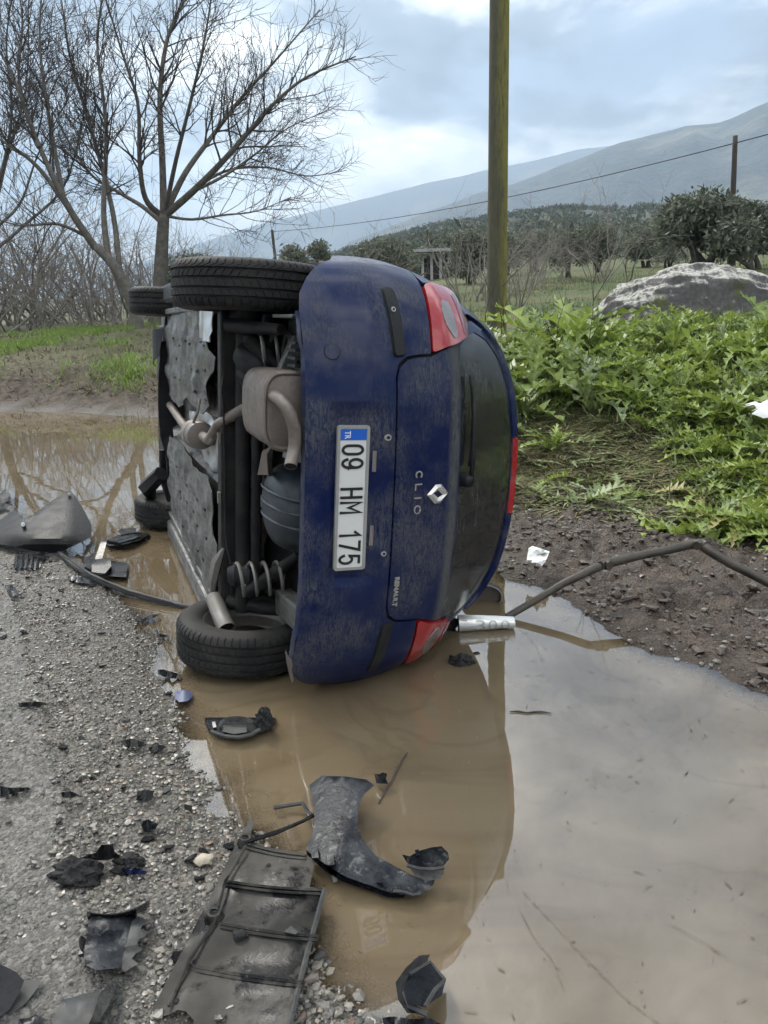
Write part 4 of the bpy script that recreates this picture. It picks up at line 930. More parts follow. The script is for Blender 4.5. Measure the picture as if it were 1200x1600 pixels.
# -- small shards: outline, lift, material, label
SH = [([(212,961),(224,967),(236,960),(249,960),(238,967),(225,972),(214,969)],.02,wet_pl,'bow-shaped black shard floating left of the flooded wheel'),
 ([(244,981),(249,990),(267,993),(262,996),(245,996)],.03,wet_pl,'small pointed black shard just left of the flooded wheel'),
 ([(246,1046),(256,1046),(283,1054),(281,1060),(262,1060),(247,1053)],.02,dull_pl,'flat grey strip fragment touching the flooded wheel'),
 ([(7,914),(18,913),(27,922),(28,930),(19,932),(12,924)],.02,wet_pl,'little black broken clip lying on the far left of the road'),
 ([(105,901),(118,899),(140,906),(149,909),(140,912),(120,910)],.02,wet_pl,'thin black sliver between trim strip and gravel'),
 ([(110,902),(120,900),(123,904),(112,908)],.03,white_pl,'small white plastic chip beside the trim strip'),
 ([(0,1228),(18,1231),(45,1230),(48,1234),(20,1240),(0,1245)],.02,dull_pl,'flat black shard at the left picture edge on the road'),
 ([(214,1238),(226,1233),(240,1236),(239,1246),(226,1252),(213,1250)],.03,asph_m,'dark crumbly shard on the gravel, uppermost of the scattered bits'),
 ([(218,1284),(232,1280),(247,1288),(240,1300),(226,1301)],.03,wet_pl,'folded black shard on the gravel above the pale pebble'),
 ([(126,1340),(150,1332),(158,1320),(176,1319),(179,1330),(188,1338),(168,1344),(135,1345)],.06,dull_pl,'black plastic bracket resting on the asphalt lump'),
 ([(190,1360),(208,1357),(232,1362),(226,1367),(200,1366)],.02,blue_pl if False else paint,'thin dark blue paint flake on the gravel'),
 ([(585,1209),(592,1210),(598,1207),(605,1209),(603,1216),(607,1225),(588,1224)],.04,wet_pl,'small toothed black clip above the arched liner'),
 ([(28,1098),(60,1096),(78,1100),(55,1104),(30,1105)],.015,dull_pl,'thin flat black strip on the upper road gravel'),
 ([(188,1158),(205,1154),(226,1160),(222,1167),(196,1168)],.02,asph_m,'flat dark flake on the gravel above the middle'),
 ([(232,1168),(246,1163),(260,1166),(250,1175),(236,1176)],.02,asph_m,'dark flake on gravel nearest the white water reflection'),
 ([(95,1238),(110,1236),(124,1242),(112,1247),(98,1246)],.015,dull_pl,'small grey flake by the asphalt crack'),
 ([(0,772),(14,770),(18,780),(6,786),(-10,782)],.04,dull_pl,'grey fragment at the far left edge of the puddle'),
 ([(-12,782),(8,786),(16,790),(0,798),(-14,794)],.04,dull_pl,'lower grey fragment at the far left edge of the puddle')]
for out, zz_, m, lab in SH:
    ym, yM = min(p[1] for p in out), max(p[1] for p in out)
    z0 = .008+max(0, gz(*G(*out[0], 0)[:2]))
    r_ = random.Random(int(out[0][0]*7+out[0][1])); k1 = r_.uniform(-.4, .4)
    o = settle(px_sheet(out, lambda u, v_: z0+zz_*(.25+.75*lin(v_, yM, ym))+.006*math.sin(u*.35+k1*9), .006, 6), 'shard', m); tag(o, lab, 'car part', 'scattered wreck shards')
o = settle(px_sheet([(274,1082),(286,1077),(298,1080),(302,1087),(294,1095),(280,1097),(273,1091)], lambda u, v_: .012+.012*math.sin(lin(u,273,302)*3.1), .004, 6), 'paint_shard', mat_plain('blue_grey_cap', (.07,.085,.16), .4)); tag(o, 'round blue grey cap floating in front of the flooded wheel', 'car part')
# -- fog-lamp piece in the water with a lump of asphalt on it
e = empty('fog_lamp_housing', G(368, 1132, 0)); tag(e, 'black fog lamp housing with curved ring floating below the car', 'car part')
sub(px_sheet([(320,1121),(400,1121),(431,1121),(424,1130),(408,1142),(388,1152),(352,1150),(330,1142),(321,1132)], lambda u, v_: .022, .02, 10), 'base')
arc = [(342+25*(1-math.cos(th))*1.12, 1130-11*math.sin(th), .03+.035*math.sin(th)) for th in np.linspace(0, math.pi, 14)]
mb = MB(); P = [[G(x, y, z), G(x, y+7, z*.55+.012)] for x, y, z in arc]; mb.grid(P); sub(mb, 'ring', mudgrey)
sub(px_sheet([(349,1133),(385,1133),(386,1144),(366,1147),(348,1143)], lambda u, v_: .036, .006, 8), 'lens', mudgrey)
sub(px_tube([(330,1143,.03),(350,1150,.028),(372,1152,.028),(392,1148,.03),(405,1140,.03)], .007, 6), 'bezel', mudgrey)
sub(px_sheet([(331,1128),(336,1127),(338,1136),(333,1137)], lambda u, v_: .030, .004, 6), 'socket', plate_rim)
rough_lump('asphalt_chunk', 413, 1127, .045, (.030,.030,.045), asph_m, 5, 4, 'dark asphalt lump sitting on the floating lamp housing', 'lump')
rough_lump('mud_clod', 722, 1034, .005, (.055,.040,.030), asph_m, 12, 4, 'dark wet clod in brown water below the lower tail lamp', 'clod')
rough_lump('mud_clod', 745, 1021, .0, (.015,.012,.008), asph_m, 13, 2, 'tiny dark clod beside the larger clod in the water', 'clod')
rough_lump('asphalt_chunk', 120, 1368, .04, (.062,.040,.040), asph_m, 21, 4, 'broken block of asphalt on the gravel left of the undertray', 'asphalt block')
rough_lump('asphalt_chunk', 203, 1350, .03, (.038,.03,.028), asph_m, 25, 4, 'smaller black asphalt lump right of the broken block', 'asphalt block')
rough_lump('pebble', 319, 1343, .02, (.026,.019,.014), mat_dusty('pale_stone', (.40,.34,.26), .6, 0, .4), 31, 2, 'large pale cream pebble on the gravel beside the undertray', 'pebble')
rough_lump('asphalt_chunk', 375, 1461, .045, (.017,.014,.012), asph_m, 33, 2, 'small black crumb lying on the undertray', 'asphalt crumb')
# -- curved inner fender piece
OUT = [(502,1212),(540,1213),(573,1218),(585,1227),(570,1240),(560,1260),(558,1287),(567,1313),(587,1337),(617,1353),(643,1367),(663,1375),(680,1373),(677,1383),(657,1396),(633,1398),(610,1395),(577,1383),(540,1370),(513,1353),(493,1340),(478,1328),(487,1307),(492,1280),(488,1247),(483,1227)]
zf = lambda u, v_: .03+.035*math.sin(3.14*lin(u+.2*(v_-1212), 485, 640))*lin(v_, 1400, 1330)+.02*lin(v_, 1330, 1215)
t = NT('scuffed_liner_plastic'); v = t.coord('Object'); n1 = t.noise(v, 9, 6, .65); n2 = t.noise(v, 30, 5, .7)
cc = t.mix(t.ramp(n1, [(.42, 0.), (.62, 1.)]), (.009, .0105, .014), (.045, .048, .052)); cc = t.mix(t.ramp(n2, [(.56, 0.), (.68, .8)]), cc, (.17, .165, .155))
scuff = t.done(t.pbr(cc, t.ramp(n1, [(.3, .2), (.7, .5)]), 0., t.bump(t.math('ADD', n2, t.math('MULTIPLY', n1, 2.)), .5, .006), spec=.14))
o = settle(px_sheet(OUT, zf, .004, 10), 'arched_fender_liner', scuff); tag(o, 'arched dark plastic wheel liner lying flat in the brown water', 'car part')
settle(px_sheet([(478,1328),(493,1340),(513,1353),(540,1370),(577,1383),(610,1395),(633,1398),(631,1403),(606,1402),(572,1390),(536,1378),(508,1361),(480,1336)], lambda u, v_: .012+.016*lin(v_-.32*(u-478), 1340, 1330), .004, 8), 'turned_edge', wet_pl, o)
for x, y in ((492,1333),(517,1344),(593,1372)):
    settle(px_sheet([(x-6,y-9),(x+4,y-10),(x+6,y+7),(x-5,y+8)], lambda u, v_: zf(u, v_)+.012, .012, 6), 'clip', wet_pl, o)
settle(px_sheet([(507,1350),(516,1352),(526,1362),(527,1377),(521,1379),(518,1368)], lambda u, v_: .012, .003, 6), 'torn_tab', plate_rim, o)
settle(px_tube([(615,1392,.034),(630,1393,.034),(645,1398,.03),(658,1396,.03)], .004, 5), 'edge_bead', mudgrey, o)
# hook-shaped corner on its tip
e = empty('bumper_corner_shard', G(665, 1350, 0)); tag(e, 'folded grey corner shard resting on the tip of the arched liner', 'car part')
sub(px_sheet([(628,1335),(640,1338),(653,1330),(674,1324),(690,1322),(700,1332),(702,1342),(694,1352),(676,1356),(650,1355),(636,1348)], lambda u, v_: .05+.05*lin(v_, 1355, 1323), .004, 8), 'upper_face', scuff)
sub(px_sheet([(640,1356),(660,1358),(692,1356),(694,1364),(686,1374),(664,1376),(648,1368)], lambda u, v_: .030+.012*lin(v_, 1376, 1356), .004, 8), 'lower_face', mudgrey)
sub(px_tube([(636,1352,.055),(655,1357,.052),(676,1358,.052),(694,1355,.055)], .005, 5), 'crease', mudgrey)
sub(px_sheet([(648,1328),(654,1327),(657,1336),(650,1337)], lambda u, v_: .085, .006, 5), 'clip', wet_pl)
# -- black box piece at the bottom
e = empty('air_duct_shard', G(655, 1540, 0)); tag(e, 'boxy black air duct shard at the bottom of the puddle', 'car part')
sub(px_sheet([(640,1520),(672,1500),(697,1530),(690,1556),(662,1574),(636,1568),(630,1545)], lambda u, v_: .07-.0006*(u-640)+.02*lin(v_, 1574, 1500), .03, 10), 'box', wet_pl)
sub(px_sheet([(618,1535),(634,1512),(655,1493),(672,1491),(668,1502),(640,1522),(630,1546),(634,1566),(660,1580),(668,1584),(636,1583),(622,1562)], lambda u, v_: .05+.03*lin(v_, 1580, 1490), .012, 8), 'shroud', dull_pl)
sub(px_tube([(640,1522,.092),(672,1503,.094),(695,1531,.075)], .004, 5), 'edge', mudgrey); sub(px_tube([(664,1573,.078),(680,1546,.078),(694,1533,.076)], .004, 5), 'edge', mudgrey)
sub(px_tube([(632,1550,.06),(640,1572,.055),(668,1585,.05)], .006, 5), 'lip', mudgrey)
o = settle(px_sheet([(597,1590),(616,1588),(640,1592),(672,1591),(697,1604),(700,1625),(620,1622),(600,1604)], lambda u, v_: .04+.01*math.sin(u*.2), .006, 8), 'liner_shard', wet_pl); tag(o, 'black shard cut by the bottom picture edge under the duct', 'car part')
# -- undertray
t = NT('muddy_undertray'); v = t.coord('Object'); n1 = t.noise(v, 7, 6, .65); n2 = t.noise(v, 40, 4, .7); n3 = t.noise(v, 3, 4, .6)
cc = t.mix(t.ramp(n3, [(.38, 0.), (.6, 1.)]), (.020, .0195, .018), (.075, .070, .062)); cc = t.mix(t.ramp(n1, [(.50, 0.), (.58, .92)]), cc, (.008, .008, .009)); cc = t.mix(t.ramp(n2, [(.64, 0.), (.7, .6)]), cc, (.15, .14, .125))
tray_m = t.done(t.pbr(cc, t.ramp(n1, [(.45, .6), (.58, .26)]), 0., t.bump(n2, .4, .003), spec=.10))
OUT = [(390,1280),(397,1284),(386,1318),(477,1334),(492,1345),(484,1386),(507,1390),(494,1440),(470,1520),(452,1606),(440,1650),(300,1630),(303,1594),(290,1580),(277,1578),(262,1586),(230,1592),(262,1530),(330,1398),(372,1312)]
trz = lambda u, v_: .028+.014*lin(u+.45*(v_-1280), 392, 410)+.004*math.sin(v_*.07)+.006*math.sin(u*.03)
tray = settle(px_sheet(OUT, trz, .005, 14), 'engine_undertray', tray_m); tag(tray, 'long ribbed black undertray panel lying on the gravel in front', 'car part')
for a_, b_ in (((383,1318),(478,1336)),((352,1377),(506,1391)),((345,1443),(496,1463)),((292,1508),(472,1535))):
    n = 9; 
    for d in (0, 6):
        settle(px_tube([(a_[0]+(b_[0]-a_[0])*k/n, a_[1]+d+(b_[1]-a_[1])*k/n+3*math.sin(k/n*3.1), trz(a_[0]+(b_[0]-a_[0])*k/n, a_[1]+(b_[1]-a_[1])*k/n)+.003) for k in range(n+1)], .0045, 5), 'rib', tray_m, tray)
settle(px_tube([(384,1322,.047),(352,1377,.047),(336,1440,.047),(296,1500,.047),(264,1572,.047)], .004, 5), 'rib', tray_m, tray)
settle(px_tube([(507,1391,.05),(494,1440,.05),(480,1490,.05),(470,1530,.05),(452,1606,.05)], .006, 5), 'edge_flange', mudgrey, tray)
for x, y in ((384,1316),(335,1434)):
    mb = MB(); mb.lathe([(.0085,.012),(.010,.016),(.016,.016),(.022,.004),(.024,0)], G(x, y, trz(x, y)+.001), (0,0,1), 18); settle(mb, 'mounting_boss', tray_m, tray)
    mb = MB(); mb.lathe([(0,.010),(.0085,.010)], G(x, y, trz(x, y)+.001), (0,0,1), 12); settle(mb, 'bolt_hole', black_gap, tray)
for x, y in ((372,1348),(304,1503),(276,1564),(420,1352),(455,1448)):
    mb = MB(); mb.lathe([(0,.0015),(.006,.0015)], G(x, y, trz(x, y)+.001), (0,0,1), 10); settle(mb, 'bolt_hole', black_gap, tray)
settle(px_sheet([(444,1456),(455,1446),(466,1456),(462,1460)], lambda u, v_: trz(u, v_)+.02, .012, 8), 'tab', mudgrey, tray)
e = empty('broken_tray_struts', G(440, 1290, 0)); tag(e, 'two thin broken black struts between undertray and arched liner', 'car part')
sub(px_tube([(384,1316,.05),(430,1302,.045),(475,1282,.04),(489,1273,.04)], .005, 5), 'strut', dull_pl)
sub(px_tube([(392,1312,.05),(440,1296,.045),(486,1277,.045)], .004, 5), 'strut', dull_pl)
sub(px_tube([(428,1262,.02),(452,1258,.02),(473,1255,.025),(480,1268,.03),(489,1276,.03)], .006, 5), 'strut', mudgrey)
# -- curved shield piece at lower left
e = empty('bumper_bracket_shard', G(175, 1480, 0)); tag(e, 'bent grey black bracket plate with toothed edge on the lower left gravel', 'car part')
sub(px_sheet([(140,1432),(168,1432),(215,1428),(205,1460),(196,1492),(190,1512),(150,1516),(134,1508),(130,1490),(136,1460)], lambda u, v_: gz(*G(u, v_)[:2])+.03+.012*math.sin(u*.05), .004, 10), 'plate', scuff)
mb = MB(); P = []
for k in range(15):
    x, y = 136+(234-136)*k/14, 1424+9*math.sin(k/14*2.6+.2)-19*k/14*(k/14); P.append([G(x, y+9, .045), G(x, y, .085), G(x, y-2, .082)])
mb.grid(P); sub(mb, 'back_rim', wet_pl)
mb = MB(); P = []
for k in range(12):
    u = k/11; x, y = 128-12*math.sin(u*2.2)+8*u+10*u*u*4, 1468+50*u; P.append([G(x+8, y, .04), G(x, y-6, .075), G(x-3, y-5, .07)])
mb.grid(P); sub(mb, 'side_rim', wet_pl)
sub(px_sheet([(206,1440),(216,1432),(236,1440),(222,1446),(220,1452),(232,1456),(226,1464),(216,1468),(214,1476),(222,1484),(212,1490),(206,1498),(216,1506),(196,1518),(186,1512),(196,1480)], lambda u, v_: gz(*G(u, v_)[:2])+.028, .006, 7), 'toothed_edge', mudgrey)
# -- two pieces cut by the lower-left corner
e = empty('mudguard_shard', G(20, 1550, 0)); tag(e, 'curved dark plastic mudguard shard in the bottom left corner', 'car part')
sub(px_sheet([(-30,1504),(2,1507),(24,1518),(38,1532),(30,1552),(14,1578),(-5,1592),(-40,1590)], lambda u, v_: .05+.04*lin(v_, 1590, 1505), .005, 9), 'face', wet_pl)
sub(px_sheet([(38,1532),(64,1530),(60,1542),(40,1568),(16,1586),(8,1584),(26,1556)], lambda u, v_: .045+.012*lin(v_, 1586, 1530), .005, 8), 'edge', mudgrey)
e = empty('door_sill_shard', G(110, 1580, 0)); tag(e, 'flat grey plastic sill shard with raised rim at the bottom edge', 'car part')
sub(px_sheet([(96,1562),(140,1552),(160,1545),(140,1600),(118,1640),(60,1640)], lambda u, v_: gz(*G(u, v_)[:2])+.02, .005, 10), 'face', mudgrey)
sub(px_sheet([(160,1548),(178,1530),(186,1532),(170,1570),(146,1612),(134,1612)], lambda u, v_: gz(*G(u, v_)[:2])+.04, .02, 9), 'rim', dull_pl)
sub(px_sheet([(30,1592),(62,1588),(80,1596),(70,1630),(20,1630)], lambda u, v_: gz(*G(u, v_)[:2])+.025, .006, 9), 'tab', wet_pl)
# -- bent steel pipe leaning out of the water on to the mud
P3 = [(792,964,.01),(830,942,.06),(880,912,.13),(925,890,.19),(945,881,.205),(1000,868,.22),(1050,858,.235),(1080,850,.25),(1096,850,.255),(1110,862,.235),(1140,880,.19),(1175,897,.14),(1230,925,.09)]
o = settle(px_tube(P3, [.016,.017,.018,.020,.023,.021,.021,.024,.028,.022,.021,.022,.022], 10), 'bent_steel_pipe', rust_m); tag(o, 'bent dark steel pipe rising from the puddle across the mud', 'pipe')
for x, y, z in ((945,881,.205),(1096,850,.255)):
    settle(px_tube([(x-7,y+3,z),(x,y,z),(x+8,y+3,z)], [.022,.027,.023], 8), 'kink', rust_m, o)
# -- crumpled aluminium tube with embossed figures
A_, B_ = G(716, 975, .030), G(803, 973, .024); ax = (B_-A_); Ln = ax.length; axn = ax.normalized(); sd_ = Vector((axn.y, -axn.x, 0)).normalized()
P = []
for i in range(25):
    u = i/24; row = []
    for k in range(28):
        th = 2*math.pi*k/28; cr = 1+.05*sn(u*5+math.cos(th), math.sin(th)*2., 3, 91)
        ry = (.036-.004*u)*cr; rz_ = (.036-.014*u*u)*cr
        row.append(A_+axn*(Ln*u)+sd_*(ry*math.cos(th))+Vector((0, 0, rz_*math.sin(th)+.004)))
    P.append(row+[row[0]])
mb = MB(); mb.grid(P); tube_o = settle(mb, 'crumpled_metal_tube', foil_m); tag(tube_o, 'crumpled silver metal tube with embossed figures beside the lower tail lamp', 'metal tube')
for ch, u0, wd in (('1', .10, .022), ('3', .38, .042), ('0', .60, .040), ('0', .82, .040)):
    vs, fs = fit_text(ch, wd, .046, 0, .002); 
    # an outlined figure: ring between a larger and a smaller copy wrapped on the tube's near side
    mb = MB(); out = []
    for x, y, z in vs:
        th = y/.034; u = u0+x/Ln; ry = .0345-.004*u; rz_ = .036-.014*u*u
        n = sd_*math.cos(th)+Vector((0, 0, math.sin(th))); out.append(A_+axn*(Ln*u)+sd_*(ry*math.cos(th))+Vector((0, 0, rz_*math.sin(th)+.004))+n*(.0012+z))
    mb.add(out, fs); settle(mb, 'embossed_figure', mat_dusty('embossed_edge', (.42,.415,.40), .4, .6, .3) if ch == '1' else bpy.data.materials['embossed_edge'], tube_o)
mb = MB(); mb.tube([A_+axn*.004, A_+axn*.02], .033, 20); settle(mb, 'open_end', black_gap, tube_o)
o = rough_lump('torn_rubber_boot', 700, 975, .02, (.045,.03,.04), black_gap, 44, 2, 'black torn rubber piece between tail lamp and silver tube', 'car part')
# -- white paper
tis = NT('white_tissue'); v = tis.coord('Object'); tis_m = tis.done(tis.pbr((.78,.78,.76), .85, 0., tis.bump(tis.noise(v, 60, 4, .7), .5, .004)))
def tissue(name, outl, z0, amp, lab, seed):
    o = settle(px_sheet(outl, lambda u, v_: z0+amp*(.5+.5*sn(u*.09, v_*.12, 3, seed))+amp*lin(v_, max(p[1] for p in outl), min(p[1] for p in outl)), .004, 4), name, tis_m); tag(o, lab, 'tissue'); return o
g1 = gz(*G(840, 870)[:2]); tissue('paper_tissue', [(822,881),(826,856),(832,853),(845,857),(859,862),(852,878),(846,885),(832,884)], g1+.012, .05, 'crumpled white tissue lying on the mud beside the car roof', 5)
# ================================================================== poles, boulder, shed, vegetation
def hit(x, y, y0=3.2, y1=90):
    d = ray(x, y); Y = np.concatenate([np.arange(y0, 12, .03), np.arange(12, y1, .25)]); P = CO[None]+d[None]*(Y/d[1])[:, None]
    z = ground_z(P[:,0], P[:,1]); k = np.argmax(P[:,2] <= z+.001)
    return Vector((P[k,0], P[k,1], z[k]))
# leftover litter that needs the bank
h_ = hit(1178, 690)
def tissue_at(name, c, size, lab, seed):
    r_ = random.Random(seed); n = 9; P = []
    for i in range(n):
        row = []
        for j in range(n):
            u, v_ = i/(n-1)-.5, j/(n-1)-.5; rr = 1+.25*r_.uniform(-1, 1)
            row.append(c+Vector((u*size*1.3*rr, v_*size*.7*rr-.12, .13+.10*(v_+.5)*size*3+.05*float(fbm(np.array([u*7.]), np.array([v_*7.]), 3, seed)[0]))))
        P.append(row)
    mb = MB(); mb.grid(P); o = settle(mb, name, tis_m); tag(o, lab, 'tissue')
tissue_at('paper_tissue', h_+Vector((.0, -.16, .10)), .26, 'white crumpled tissue caught on the weeds at the right edge', 8)
# ---- utility poles and wire
t = NT('lichen_covered_pole'); v = t.coord('Object', (1, 1, .25)); n1 = t.noise(v, 3, 6, .65); n2 = t.noise(t.coord('Object', (6, 6, .8)), 6, 5, .7)
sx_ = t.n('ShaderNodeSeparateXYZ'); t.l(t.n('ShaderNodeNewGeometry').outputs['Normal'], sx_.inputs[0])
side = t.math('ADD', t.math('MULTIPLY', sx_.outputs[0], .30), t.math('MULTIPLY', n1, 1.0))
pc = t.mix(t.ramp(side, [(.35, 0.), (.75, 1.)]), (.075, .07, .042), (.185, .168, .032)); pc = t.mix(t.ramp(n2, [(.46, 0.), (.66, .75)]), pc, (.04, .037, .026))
pole_m = t.done(t.pbr(pc, .85, 0., t.bump(n2, .5, .01)))
wood_m = mat_dusty('dark_pole_wood', (.05, .042, .035), .85, 0, .5, (.11, .095, .08), 4)
def pole(base, top, r0, r1, mat, lab, n=20):
    mb = MB(); N = 14; mb.tube([(top-base)*(k/N) for k in range(N+1)], [r0+(r1-r0)*k/N for k in range(N+1)], n); o = obj('utility_pole', mb, mat, None, True); o.location = base; return tag(o, lab, 'pole')
b = D(776.5, 470, 10); b.z = gz(b.x, b.y)-.2; tp_ = D(783.5, -330, 10.05)
dirn = (tp_-D(776.5, 450, 10)).normalized(); q0 = D(776.5, 450, 10); b = q0-dirn*((q0.z-b.z)/dirn.z)
pole(b, tp_, .124, .108, pole_m, 'thick pole with yellow green lichen behind the car')
def crossbar(o, z): pass
h2 = D(1141, 425, 27); h2.z = gz(h2.x, h2.y)-.3; t2 = D(1149, 212, 27)
pole(h2, t2, .11, .075, wood_m, 'dark thin wooden pole beside the big olive tree', 10)
h3 = D(434, 400, 48); t3 = D(425, 359, 48); h3.z = gz(h3.x, h3.y)-.3
pole(h3, t3, .10, .08, wood_m, 'small leaning pole far off above the upper tyre', 8)
h4 = Vector((22, 17, gz(22, 17)-.3)); t4 = h4+Vector((0, 0, 6.2)); pole(h4, t4, .11, .08, wood_m, 'wooden pole in the field past the right picture edge', 8)
wire_m = mat_plain('black_cable', (.012, .012, .013), .6); mb = MB()
def span(a, b, sag, n=28): return [a.lerp(b, k/n)-Vector((0, 0, sag*4*(k/n)*(1-k/n))) for k in range(n+1)]
mb.tube(span(t3-Vector((0,0,.1)), t2-Vector((0,0,.22)), .45)+span(t2-Vector((0,0,.22)), t4-Vector((0,0,.2)), .1)[1:], .016, 5)
tag(obj('overhead_cable', mb, wire_m, None, True), 'single black overhead cable strung across the hills', 'cable')
# ---- boulder
t = NT('lichen_boulder'); v = t.coord('Object'); n1 = t.noise(v, 4.5, 6, .7, .3); n2 = t.noise(v, 22, 5, .7); sp = t.voro(v, 7)
nz = t.n('ShaderNodeSeparateXYZ'); t.l(t.n('ShaderNodeNewGeometry').outputs['Normal'], nz.inputs[0])
lich = t.math('ADD', t.math('MULTIPLY', nz.outputs[2], .30), t.math('MULTIPLY', n1, .95)); spots = t.ramp(t.math('ADD', sp, t.math('MULTIPLY', n2, .25)), [(.22, 1.), (.30, 0.)])
lf = t.math('MAXIMUM', t.ramp(lich, [(.62, 0.), (.70, 1.)]), t.math('MULTIPLY', spots, t.ramp(lich, [(.45, 0.), (.6, .8)])))
lf = t.math('MULTIPLY', lf, t.ramp(n2, [(.36, .1), (.56, 1.)]))
rc = t.mix(t.ramp(n2, [(.3, 0.), (.7, 1.)]), (.060, .054, .056), (.125, .115, .115)); rc = t.mix(lf, rc, (.44, .43, .38)); rc = t.mix(t.ramp(t.noise(v, 2.1, 4, .6, .5), [(.60, 0.), (.68, .8)]), rc, (.085, .095, .03))
rock_m = t.done(t.pbr(rc, .92, 0., t.bump(t.math('ADD', n1, t.math('MULTIPLY', n2, .5)), .6, .03)))
bm_ = bmesh.new(); bmesh.ops.create_icosphere(bm_, subdivisions=6, radius=1); mb = MB()
N_ = np.array([v_.co.normalized()[:] for v_ in bm_.verts]); x, y, z = N_.T
k = 1+.17*fbm(x*1.4+z*.6+3, y*1.4+z, 4, 71)+.09*fbm(x*5+z*2, y*5+z*5, 4, 72)-.04*np.abs(fbm(x*1.8+z*1.1, y*1.8-z*1.2, 2, 73))-.035*np.abs(fbm(x*9+z*3, y*9-z*6, 4, 74))
px_, py_, pz_ = x*1.42*k, y*.85*k, np.maximum(-.3, z)*.80*k
pz_ = pz_*(1-.20*sstep(.25, 1.3, px_)); py_ = np.maximum(py_, -.62-.25*sstep(.5, -.4, pz_)+.05*fbm(px_*3, pz_*3, 4, 75))
mb.v = [tuple(q) for q in np.stack([px_, py_, pz_], 1)]
mb.f = [tuple(v_.index for v_ in f.verts) for f in bm_.faces]; mb.m = [0]*len(mb.f); bm_.free()
bo_ = obj('boulder', mb, rock_m, None, True); bo_.location = (3.86, 9.6, 1.06); tag(bo_, 'big dark grey boulder patched with pale lichen on the weedy bank', 'boulder')
# ---- far shed and roof
wallm = mat_dusty('shed_wall', (.42, .40, .37), .8, 0, .5); roofm = mat_dusty('tin_roof', (.40, .40, .40), .5, .3, .4); darkm = mat_plain('shed_inside', (.02, .02, .022), .9); redm = mat_dusty('roof_tiles', (.30, .16, .11), .8, 0, .4)
def shed(cx, y, x0, x1, ytop, ybot, lab, roofmat):
    a_, b_ = D(x0, ybot, y), D(x1, ybot, y); zt = D(cx, ytop, y).z; zb = min(gz(a_.x, y), a_.z); W = b_.x-a_.x; H = zt-zb
    e = empty('farm_shed', ((a_.x+b_.x)/2, y, zb)); tag(e, lab, 'shed')
    mb = MB(); mb.box((0, 3.6, H*.45), (W, .2, H*.9)); mb.box((-W/2, 1.8, H*.45), (.2, 3.4, H*.9)); mb.box((W/2, 1.8, H*.45), (.2, 3.4, H*.9)); obj('wall', mb, wallm, e)
    mb = MB(); mb.box((0, 1.6, H), (W*1.12, 4.6, .16), Matrix.Rotation(.06, 3, 'X')); obj('roof', mb, roofmat, e)
    mb = MB(); mb.box((0, .0, H*.28), (W*.98, .15, H*.50)); obj('inside_shade_panel', mb, darkm, e)  # near-black panel across the open front, painted as the shade inside
    for k in range(5): mb = MB(); mb.box((-W/2+W*k/4, -.1, H*.48), (.14, .14, H*.96)); obj('post', mb, wallm, e)
shed(672, 44, 646, 702, 388, 412, 'low open farm shed with pale flat roof behind the car', roofm)
shed(480, 62, 464, 500, 392, 402, 'tiny shed with reddish roof among the far trees', redm)
# ---- bare trees
bark = mat_dusty('grey_bark', (.085, .075, .066), .9, 0, .8, (.22, .20, .175), 5, bump=.8)
twig_m = mat_dusty('twig_bark', (.045, .036, .032), .9, 0, .5, (.09, .075, .06), 3)
thick_m = mat_dusty('grey_thicket_twigs', (.17, .15, .13), .9, 0, .7, (.36, .33, .30), 2)
TS = 2.05; RMIN = [.0042]      # the trees stand about 27 m off, well behind the shore
def rvec(r_): return Vector((r_.gauss(0,1), r_.gauss(0,1), r_.gauss(0,1))).normalized()
def smooth_path(P, n=6):
    out = []
    for i in range(len(P)-1):
        p0, p1, p2, p3 = P[max(i-1,0)], P[i], P[i+1], P[min(i+2, len(P)-1)]
        for k in range(n):
            u = k/n; out.append(.5*((2*p1)+(p2-p0)*u+(2*p0-5*p1+4*p2-p3)*u*u+(3*p1-p0-3*p2+p3)*u**3))
    return out+[P[-1]]
def grow(mb, p, d, length, r, level, r_, up=.25, maxl=3, kids=(5, 4, 3)):
    n = 6 if level < 2 else 5; pts = [p.copy()]; rad = [r]; d = d.normalized()
    for i in range(n):
        d = (d+rvec(r_)*.24+Vector((0, 0, up*.22))).normalized(); pts.append(pts[-1]+d*length/n); rad.append(r*(1-.72*(i+1)/n))
    mb.tube(pts, rad, 5 if level <= 1 else 3, cap=False)
    if level >= maxl: return
    for k in range(kids[min(level, len(kids)-1)]+r_.randint(-1, 1)):
        u = r_.uniform(.25, 1.0); i = min(n-1, int(u*n)); q = pts[i].lerp(pts[i+1], u*n-i); t_ = (pts[i+1]-pts[i]).normalized()
        s = t_.cross(rvec(r_)).normalized(); dd = t_*r_.uniform(.5, .9)+s*r_.uniform(.6, 1.0)+Vector((0, 0, up*.5))
        grow(mb, q, dd, length*r_.uniform(.38, .68), max(RMIN[0], rad[i]*r_.uniform(.45, .65)), level+1, r_, up, maxl, kids)
def px_limb(P): return smooth_path([D(q[0], q[1], q[2]*TS) for q in P], 5)
